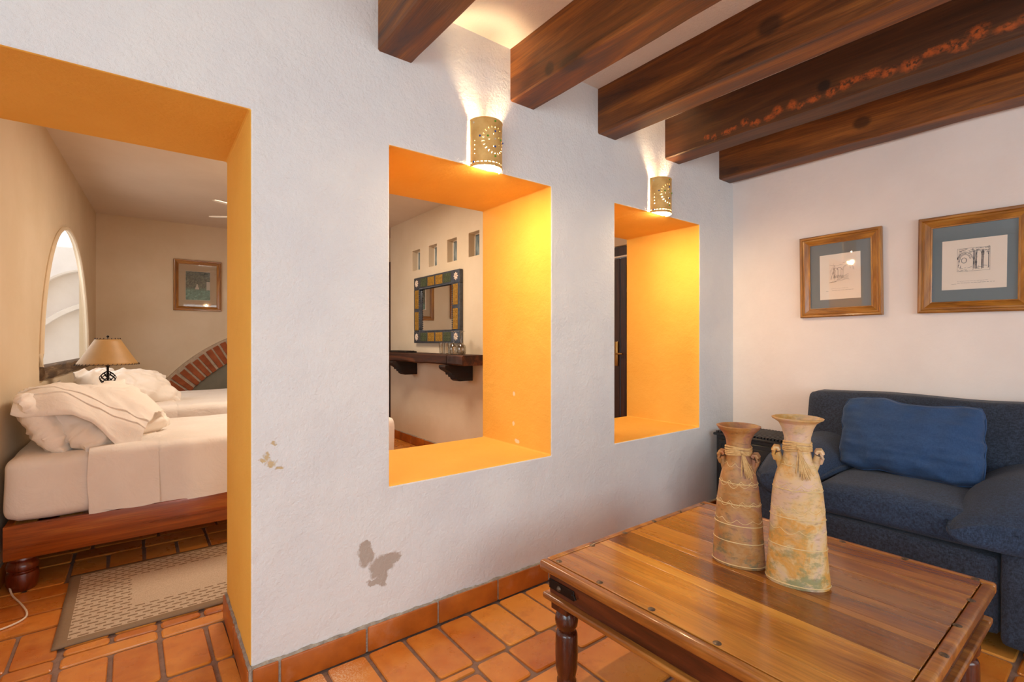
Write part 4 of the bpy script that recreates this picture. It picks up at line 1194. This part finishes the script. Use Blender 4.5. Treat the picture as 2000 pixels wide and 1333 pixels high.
# woven rug beside the near bed
def rug():
    t = NT('woven_rug')
    sx, sy, sz = t.sep()
    # woven diamonds in the border, plain middle
    w1 = t.n('ShaderNodeTexBrick'); w1.inputs['Scale'].default_value = 1; w1.offset = .5
    w1.inputs['Brick Width'].default_value = .056; w1.inputs['Row Height'].default_value = .030; w1.inputs['Mortar Size'].default_value = .0105; w1.inputs['Mortar Smooth'].default_value = .2
    t.l(t.co, w1.inputs['Vector'])
    bx = t.math('LESS_THAN', t.math('ABSOLUTE', sx), .45); by = t.math('LESS_THAN', t.math('ABSOLUTE', sy), .19)
    inner = t.math('MULTIPLY', bx, by)
    patt = t.math('MULTIPLY', t.math('SUBTRACT', 1, w1.outputs['Fac']), t.math('SUBTRACT', 1, inner))
    fine = t.noise(220, detail=2)
    c = t.mix(t.ramp(fine, [(.4, 0.0), (.6, 1.0)]), 'bca48a', 'ccb69c')
    c = t.mix(patt, c, '8a7054')
    ex = t.math('GREATER_THAN', t.math('ABSOLUTE', sx), .665); ey = t.math('GREATER_THAN', t.math('ABSOLUTE', sy), .358)
    edge = t.math('MAXIMUM', ex, ey); c = t.mix(edge, c, '8e7458')
    h = t.math('ADD', t.math('MULTIPLY', fine, .5), t.math('SUBTRACT', 1, patt))
    m = t.done(c, .95, t.bump(h, .5, .004))
    mb = MB(); bm = mb.bm; N, K = 60, 34
    W, D = 1.42, .79
    top = []
    for i in range(N + 1):
        row = []
        for j in range(K + 1):
            x = -W / 2 + W * i / N; y = -D / 2 + D * j / K
            e = min(i, N - i, j, K - j)
            z = .011 + .0015 * nz((x, y, 0), 3) - (.003 if e == 0 else 0)
            row.append(bm.verts.new((x + .006 * nz((y, 1, 0), 4), y + .008 * nz((x, 0, 0), 3), z)))
        top.append(row)
    for i in range(N):
        for j in range(K): bm.faces.new((top[i][j], top[i + 1][j], top[i + 1][j + 1], top[i][j + 1]))
    o = mb.build('rug', m, smooth=80); o.location = (.445, 3.125, .001)
    s = o.modifiers.new('thickness', 'SOLIDIFY'); s.thickness = .0085; s.offset = -1
    tag(o, 'flat tan woven rug with a dotted border, on the tiles beside the near bed', 'rug')
rug()
mb = MB()
def smooth_path(P, n=8):
    out = []
    for k in range(len(P) - 1):
        p0, p1, p2, p3 = [Vector(P[max(0, min(len(P) - 1, q))]) for q in (k - 1, k, k + 1, k + 2)]
        for q in range(n):
            u = q / n; out.append(.5 * ((2 * p1) + (p2 - p0) * u + (2 * p0 - 5 * p1 + 4 * p2 - p3) * u * u + (3 * p1 - p0 - 3 * p2 + p3) * u ** 3))
    out.append(Vector(P[-1])); return out
mb.tube(smooth_path([(-.512, 3.57, .10), (-.500, 3.52, .055), (-.478, 3.44, .012), (-.43, 3.31, .006), (-.394, 3.19, .006), (-.392, 3.12, .006), (-.432, 3.075, .006), (-.50, 3.05, .006), (-.57, 3.04, .006)]), .0042, 8)
tag(mb.build('electric_cord', M['cord'], org=(-.43, 3.3, .006)), 'thin white electric cord curling over the tiles by the bed leg', 'cord')

# ---------------------------------------------------------------- brick arch niche on the back wall
def arch_niche():
    org = (1.85, 7.6, 0); cx, cz, ro, ri = 1.85, -.50, 1.965, 1.69
    t = thing('brick_arch', 'low red brick arch set in the back wall behind the far bed', 'arch', org)
    a0 = math.asin((-cz) / ri) ; lo = math.asin(.5 / ro)
    a1, a2 = math.asin(.52 / ri), PI - math.asin(.52 / ri)
    rnd = random.Random(2)
    mb = MB(); K = 60
    rings = []
    for k in range(K + 1):
        a = a1 + (a2 - a1) * k / K
        if cx + ro * math.cos(a) > 2.98: pass
        c, s_ = math.cos(a), math.sin(a)
        q = [(ri + .003, -.001), (ri + .003, -.028), (ro + .02, -.024), (ro + .03, -.001)]
        rings.append([(min(2.98, cx + r * c), 7.6 + y, cz + r * s_) for r, y in q])
    mb.loft(rings); mb.build('mortar_bed', M['brick_mortar'], t, org)
    n = 50
    for k in range(n):
        a = a1 + (a2 - a1) * (k + .5) / n
        if cx + ro * math.cos(a) > 2.9: continue
        wa = (a2 - a1) / n * .36; rr0 = ri + rnd.uniform(-.004, .008); rr1 = ro - rnd.uniform(.0, .03)
        mb = MB()
        outl = [(rr0, -wa * .92), (rr1, -wa), (rr1, wa), (rr0, wa * .92)]
        jit = rnd.uniform(-.003, .003)
        def P(r, da): return (cx + r * math.cos(a + da + jit), cz + r * math.sin(a + da + jit))
        o2 = [P(*q) for q in outl]
        mb.prism(o2, 'y', 7.6 - .040 - rnd.uniform(0, .006), 7.585)
        bmesh.ops.bevel(mb.bm, geom=mb.bm.edges[:], offset=.003, segments=1, affect='EDGES')
        mb.build('brick', M['brick'], t, org)
    mb = MB(); pts = [(cx + ri * math.cos(a1 + (a2 - a1) * k / K), cz + ri * math.sin(a1 + (a2 - a1) * k / K)) for k in range(K + 1)]
    pts = [(min(2.97, x), z) for x, z in pts]
    mb.prism(pts, 'y', 7.594, 7.599); mb.build('niche_panel', M['niche'], t, org, smooth=0)
arch_niche()

# ---------------------------------------------------------------- bedroom pictures
def photo_mat():
    t = NT('faded_garden_photograph')
    x, y, z = t.sep()
    c = t.ramp(t.noise(55, detail=6), [(.35, '1c2018'), (.5, '3a4434'), (.65, '6e6e58')])
    low = t.ramp(t.noise(40, detail=5), [(.35, '2f5a50'), (.6, '5c8a7c'), (.7, '8aa890')])
    f = t.ramp(z, [(.255, 1.0), (.31, 0.0)]); c = t.mix(f, c, low)
    return t.done(c, .4)
M['photo'] = photo_mat()
def art_photo(pr, cx, cz, y):
    mb = MB(); mb.box(cx - .135, cx + .135, y - .002, y, cz - .185, cz + .185); mb.build('photograph', M['photo'], pr, smooth=0)
    mb = MB()   # pale fountain and sunlit wall in the photograph
    yy = y - .0026
    mb.box(cx - .03, cx + .012, yy, y - .0021, cz - .045, cz - .02); mb.box(cx - .022, cx + .004, yy, y - .0021, cz - .02, cz + .0)
    mb.lathe([(.001, .0), (.012, .004), (.008, .018), (.001, .026)], 10, (cx - .009, y - .0022, cz), sy=.04)
    mb.box(cx + .095, cx + .134, yy, y - .0021, cz - .05, cz + .06)
    mb.build('pale_fountain', M['ink_soft'], pr)
picture('framed garden photograph, left on the bedroom back wall above the arch', (.668, 7.598, 1.66), 0, .53, .655, .055,
        M['mat_tan'], (.272, .374, -.0, .325), art_photo, 0, name='framed_photograph', group='framed photographs on the bedroom wall')
picture('framed photograph on the bedroom back wall, seen only in the mirror', (1.56, 7.598, 1.62), 0, .60, .70, .07,
        M['mat_tan'], (.30, .38, 0, .37), art_photo, 0, name='framed_photograph', group='framed photographs on the bedroom wall')

# ---------------------------------------------------------------- mirror
def wall_mirror():
    # local: X right as seen, -Y towards the viewer
    W, H = 1.04, .775; rz = R(-90)
    t = thing('wall_mirror', 'mirror in a wide hand-painted tin frame above the rustic shelf', 'mirror', (2.718, 4.885, 1.242), rz)
    fw = .14; d = .045
    for (x0, x1, z0, z1) in ((-W / 2, W / 2, H - fw, H), (-W / 2, W / 2, 0, fw), (-W / 2, -W / 2 + fw, fw, H - fw), (W / 2 - fw, W / 2, fw, H - fw)):
        mb = MB(); mb.box(x0, x1, -d, 0, z0, z1, .006, seg=2); mb.build('frame_rail', M['tin'], t)
    mb = MB(); mb.box(-W / 2 + fw - .005, W / 2 - fw + .005, -d * .5, -d * .3, fw - .005, H - fw + .005); mb.build('mirror_glass', M['mirror'], t, smooth=0)
    def panel(nm, m, x0, x1, z0, z1):
        mb = MB(); bm = mb.bm; mb.box(x0, x1, -d - .003, -d + .001, z0, z1, .001)
        n = max(2, int((x1 - x0) / .05)); k2 = max(2, int((z1 - z0) / .05))
        for i in range(n):
            for j in range(k2):
                c = (x0 + (x1 - x0) * (i + .5) / n, z0 + (z1 - z0) * (j + .5) / k2)
                for p in range(6):
                    a = 2 * PI * p / 6; mm = Matrix.Translation((c[0] + .011 * math.cos(a), -d - .003, c[1] + .011 * math.sin(a))) @ Matrix.Rotation(-a, 4, 'Y') @ Matrix.Rotation(R(90), 4, 'X')
                    mb.lathe([(.0095, 0), (.007, .003), (.001, .0045)], 8, sx=1, sy=.5, mtx=mm)
        mb.build(nm, m, t)
    e = .02
    for zz in (H - fw + e, e):
        panel('ochre_panel', M['tin_ochre'], -.17, -.015, zz, zz + fw - 2 * e); panel('ochre_panel', M['tin_ochre'], .015, .17, zz, zz + fw - 2 * e)
        panel('green_panel', M['tin_green'], -.35, -.19, zz, zz + fw - 2 * e); panel('green_panel', M['tin_green'], .19, .35, zz, zz + fw - 2 * e)
    for xx in (-W / 2 + e + .01, W / 2 - fw + e - .005):
        panel('ochre_panel', M['tin_ochre'], xx, xx + fw - 2 * e - .005, fw + .01, H / 2 - .02); panel('ochre_panel', M['tin_ochre'], xx, xx + fw - 2 * e - .005, H / 2 + .02, H - fw - .01)
    for xx in (-W / 2 + fw / 2, W / 2 - fw / 2):
        for zz in (fw / 2, H - fw / 2):
            mb = MB()
            for p in range(8):
                a = 2 * PI * p / 8; mm = Matrix.Translation((xx + .024 * math.cos(a), -d, zz + .024 * math.sin(a))) @ Matrix.Rotation(-a, 4, 'Y') @ Matrix.Rotation(R(90), 4, 'X')
                mb.lathe([(.020, 0), (.016, .004), (.002, .007)], 12, sx=1, sy=.55, mtx=mm)
            mb.build('corner_flower', M['tin_white'], t)
    mb = MB()   # scalloped inner edge
    ix, iz0, iz1 = W / 2 - fw, fw, H - fw
    for k in range(32):
        f = (k + .5) / 32
        for p in ((-ix + 2 * ix * f, iz0), (-ix + 2 * ix * f, iz1)):
            bmesh.ops.create_icosphere(mb.bm, subdivisions=1, radius=.009, matrix=Matrix.Translation((p[0], -d, p[1])))
        if k < 22:
            f = (k + .5) / 22
            for p in ((-ix, iz0 + (iz1 - iz0) * f), (ix, iz0 + (iz1 - iz0) * f)):
                bmesh.ops.create_icosphere(mb.bm, subdivisions=1, radius=.009, matrix=Matrix.Translation((p[0], -d, p[1])))
    mb.build('beaded_edge', M['tin'], t)
wall_mirror()

# ---------------------------------------------------------------- shelf on corbels and what stands on it
def shelf():
    org = (2.58, 5.0, 1.03)
    t = thing('wall_shelf', 'thick rough dark timber shelf on two stepped corbels, below the mirror', 'shelf', org)
    mb = MB(); rings = []
    for (ya, yb) in ((4.205, 6.16), (3.92, 4.195)):
        rings = []; n = 30
        for k in range(n + 1):
            y = ya + (yb - ya) * k / n; e = lambda q: .009 * nz((q, y, 0), 3) + .003 * nz((q, y, 3), 18)
            x0 = 2.43 + e(1); z1 = 1.130; z0 = 1.032 + e(2)
            rings.append([(2.716, y, z0), (x0 + .012, y, z0), (x0, y, z0 + .014), (x0 + e(5) * .3, y, z1 - .012), (x0 + .012, y, z1), (2.716, y, z1)])
        mb.loft(rings)
    mb.build('plank', M['shelf'], t, org)
    for yc in (4.24, 5.47):
        mb = MB()
        pr = [(2.716, .865), (2.56, .865), (2.53, .885), (2.53, .905), (2.505, .905), (2.505, .93), (2.475, .93), (2.475, .955), (2.45, .965), (2.41, .985), (2.395, 1.01), (2.40, 1.030), (2.716, 1.030)]
        mb.prism(pr, 'y', yc - .065, yc + .065); bmesh.ops.bevel(mb.bm, geom=mb.bm.edges[:], offset=.003, segments=1, affect='EDGES')
        mb.build('corbel', M['corbel'], t, org, smooth=0)
shelf()
mb = MB(); mb.box(2.47, 2.62, 5.22, 5.70, 1.131, 1.148, .004); mb.box(2.49, 2.60, 5.24, 5.68, 1.148, 1.153, .002)
mb.tube([(2.545, 5.22, 1.145), (2.545, 5.17, 1.150)], .006, 8)
tag(mb.build('serving_tray', M['tray'], org=(2.545, 5.46, 1.131)), 'flat dark tray on the left end of the timber shelf', 'tray')
def tumbler(loc, label):
    mb = MB(); r = .032; h = .118
    mb.lathe([(r * .80, 0), (r * .84, .004), (r, h), (r - .0022, h), (r * .80 - .002, .012), (.001, .010)], 24, cap=False)
    mb.lathe([(r * .80, 0), (r * .5, .001), (.0005, .001)], 24, cap=False)
    o = mb.build('tumbler', M['tumbler']); o.location = loc; tag(o, label, 'drinking glass', 'tumblers on the shelf')
tumbler((2.50, 4.42, 1.131), 'clear tumbler on the shelf nearest the mirror, leftmost of the glasses')
tumbler((2.57, 4.36, 1.131), 'clear tumbler on the shelf, set back behind the leftmost one')
tumbler((2.49, 4.30, 1.131), 'clear tumbler on the shelf, next to the upturned wine glasses')
def wine(loc, label):
    mb = MB()
    prof = [(.030, 0), (.036, .012), (.041, .04), (.040, .07), (.032, .095), (.014, .112), (.0045, .118), (.0035, .16), (.0035, .215), (.006, .224), (.020, .228), (.034, .231), (.034, .233), (.001, .2345)]
    mb.lathe(prof, 24, cap=False); mb.lathe([(.030, 0), (.028, .001), (.034, .014), (.039, .04), (.038, .07), (.030, .093), (.010, .110), (.001, .113)], 24, cap=False)
    o = mb.build('wine_glass', M['tumbler']); o.location = loc; tag(o, label, 'wine glass', 'upturned wine glasses on the shelf')
wine((2.50, 4.185, 1.131), 'upside-down stemmed wine glass beside the tumblers on the shelf')
wine((2.54, 4.10, 1.131), 'upside-down stemmed wine glass on the shelf, half hidden by the yellow reveal')
wine((2.60, 4.22, 1.131), 'upside-down stemmed wine glass at the back of the shelf, against the wall')

# ---------------------------------------------------------------- doors
def hall_door():
    t = bpy.data.objects.new('door_1', None); C.objects.link(t); tag(t, kind='structure'); t.location = (3.77, 3.18, 0)
    def leaf(y0, y1):
        mb = MB(); st = .07
        def B(a, b, c, d): mb.box(.02, .06, a, b, c, d, .003)
        B(y0, y0 + st, .01, 2.08); B(y1 - st, y1, .01, 2.08)
        for (c, d) in ((.01, .22), (1.09, 1.27), (2.01, 2.08), (.76, .79), (1.745, 1.775)): B(y0 + st, y1 - st, c, d)
        l = mb.build('door_leaf', M['door'], t)
        mb = MB(); mb.box(.035, .043, y0 + st - .004, y1 - st + .004, .21, 2.02); mb.build('glass', M['door_glass'], l, smooth=0)
        return l
    a = leaf(-.45, -.006); b = leaf(.006, .45)
    mb = MB(); mb.box(.006, .02, .018, .058, 1.02, 1.26, .004, seg=2)
    mb.tube([(.012, .038, 1.14), (-.03, .038, 1.14), (-.034, .03, 1.14), (-.032, -.07, 1.142)], .0085, 8)
    mb.build('door_handle', M['handle'], b)
    mb = MB(); mb.box(.0, .08, -.46, .46, 2.085, 2.10); mb.build('head_strip', M['white_paint'], t)
    mb = MB()
    for (r0, r1) in ((.0, .0),):
        pts = [(-.46, 2.10), (.46, 2.10), (.46, 2.14)] + [(.46 * math.cos(PI * k / 12), 2.14 + .055 * math.sin(PI * k / 12)) for k in range(1, 12)] + [(-.46, 2.14)]
        mb.prism([(a_, b_) for a_, b_ in pts], 'x', .03, .07)
    mb.build('transom', M['door'], t)
hall_door()
def tall_door():
    t = bpy.data.objects.new('door_2', None); C.objects.link(t); tag(t, kind='structure'); t.location = (2.96, 6.85, 0)
    mb = MB(); mb.box(0, .035, -.60, .60, .0, 2.42, .004); mb.build('door_leaf', M['door'], t)
    mb = MB()
    for z0, z1 in ((.15, .95), (1.05, 1.75), (1.85, 2.3)):
        for y0, y1 in ((-.52, -.05), (.05, .52)): mb.box(-.012, .001, y0, y1, z0, z1, .005)
    mb.build('door_panel', M['door'], t)
tall_door()

# ---------------------------------------------------------------- arched window: timber sill, outside wall
mb = MB(); rings = []
for k in range(41):
    y = 4.575 + 2.245 * k / 40; e = lambda q: .006 * nz((q, y, 0), 5) + .004 * nz((q, y, 3), 20)
    x = LX(y); zt = 1.088
    rings.append([(x - .06, y, .998), (x + .018 + e(1), y, .999 + e(2)), (x + .030 + e(3), y, 1.02 + e(4)), (x + .026 + e(5), y, zt - .008), (x + .016, y, zt + e(6) * .5), (x - .06, y, zt)])
mb.loft(rings); tag(mb.build('window_sill', M['sillwood'], org=(-.45, 5.7, 1.04), smooth=50), 'rough weathered timber sill under the arched bedroom window', 'window sill')
ARCS = [(-.10, 1.04, .73, .05), (-.42, .60, 1.55, .02)]
def outside():
    t = bpy.data.objects.new('wall_outside', None); C.objects.link(t); tag(t, kind='structure')
    mb = MB(); mb.box(-2.6, -.40, 8.3, 8.6, -.2, 2.46, .02); mb.build('wall_slab', M['ext'], t)
    for (cxx, rr, zc, w_) in ARCS:
        mb = MB(); rings = []
        for k in range(41):
            a = PI * k / 40; c, s_ = math.cos(a), math.sin(a)
            rings.append([(cxx + r * c * 1.0, y, zc + r * s_) for r, y in ((rr, 8.30), (rr, 8.16), (rr + w_, 8.15), (rr + w_ + .02, 8.30))])
        rings = [[(min(-.36, p[0]), p[1], p[2]) for p in q] for q in rings]
        mb.loft(rings); mb.build('arched_ledge', M['ext'], t)
    mb = MB(); mb.box(-2.6, LX(7) - .12, 4.2, 8.3, .85, .95); mb.build('ledge', M['ext'], t)
outside()

# ---------------------------------------------------------------- ceiling fan
def fan():
    org = (1.12, 5.05, 2.44)
    t = thing('ceiling_fan', 'pale ceiling fan in the bedroom, only blade tips showing past the orange jamb', 'ceiling fan', org)
    mb = MB(); mb.lathe([(.012, .0), (.012, .27), (.055, .29), (.06, .34)], 18); mb.build('down_rod', M['white_paint'], t)
    mb = MB(); mb.lathe([(.03, -.06), (.09, -.05), (.11, -.02), (.11, .03), (.07, .06), (.012, .07)], 28); mb.build('motor_housing', M['white_paint'], t)
    for k in range(6):
        a = R(146 + 60 * k); mm = Matrix.Rotation(a, 4, 'Z') @ Matrix.Rotation(R(-4), 4, 'X')
        mb = MB(); mb.prism([(.14, -.025), (.62, -.032), (.655, -.02), (.66, .02), (.62, .032), (.14, .025)], 'z', -.003, .004)
        for v in mb.bm.verts: v.co = mm @ v.co
        b = mb.build('blade', M['white_paint'], t)
        mb = MB(); mb.tube([mm @ Vector((.09, 0, -.008)), mm @ Vector((.20, 0, -.008))], .009, 8); mb.build('blade_arm', M['iron'], b)
fan()
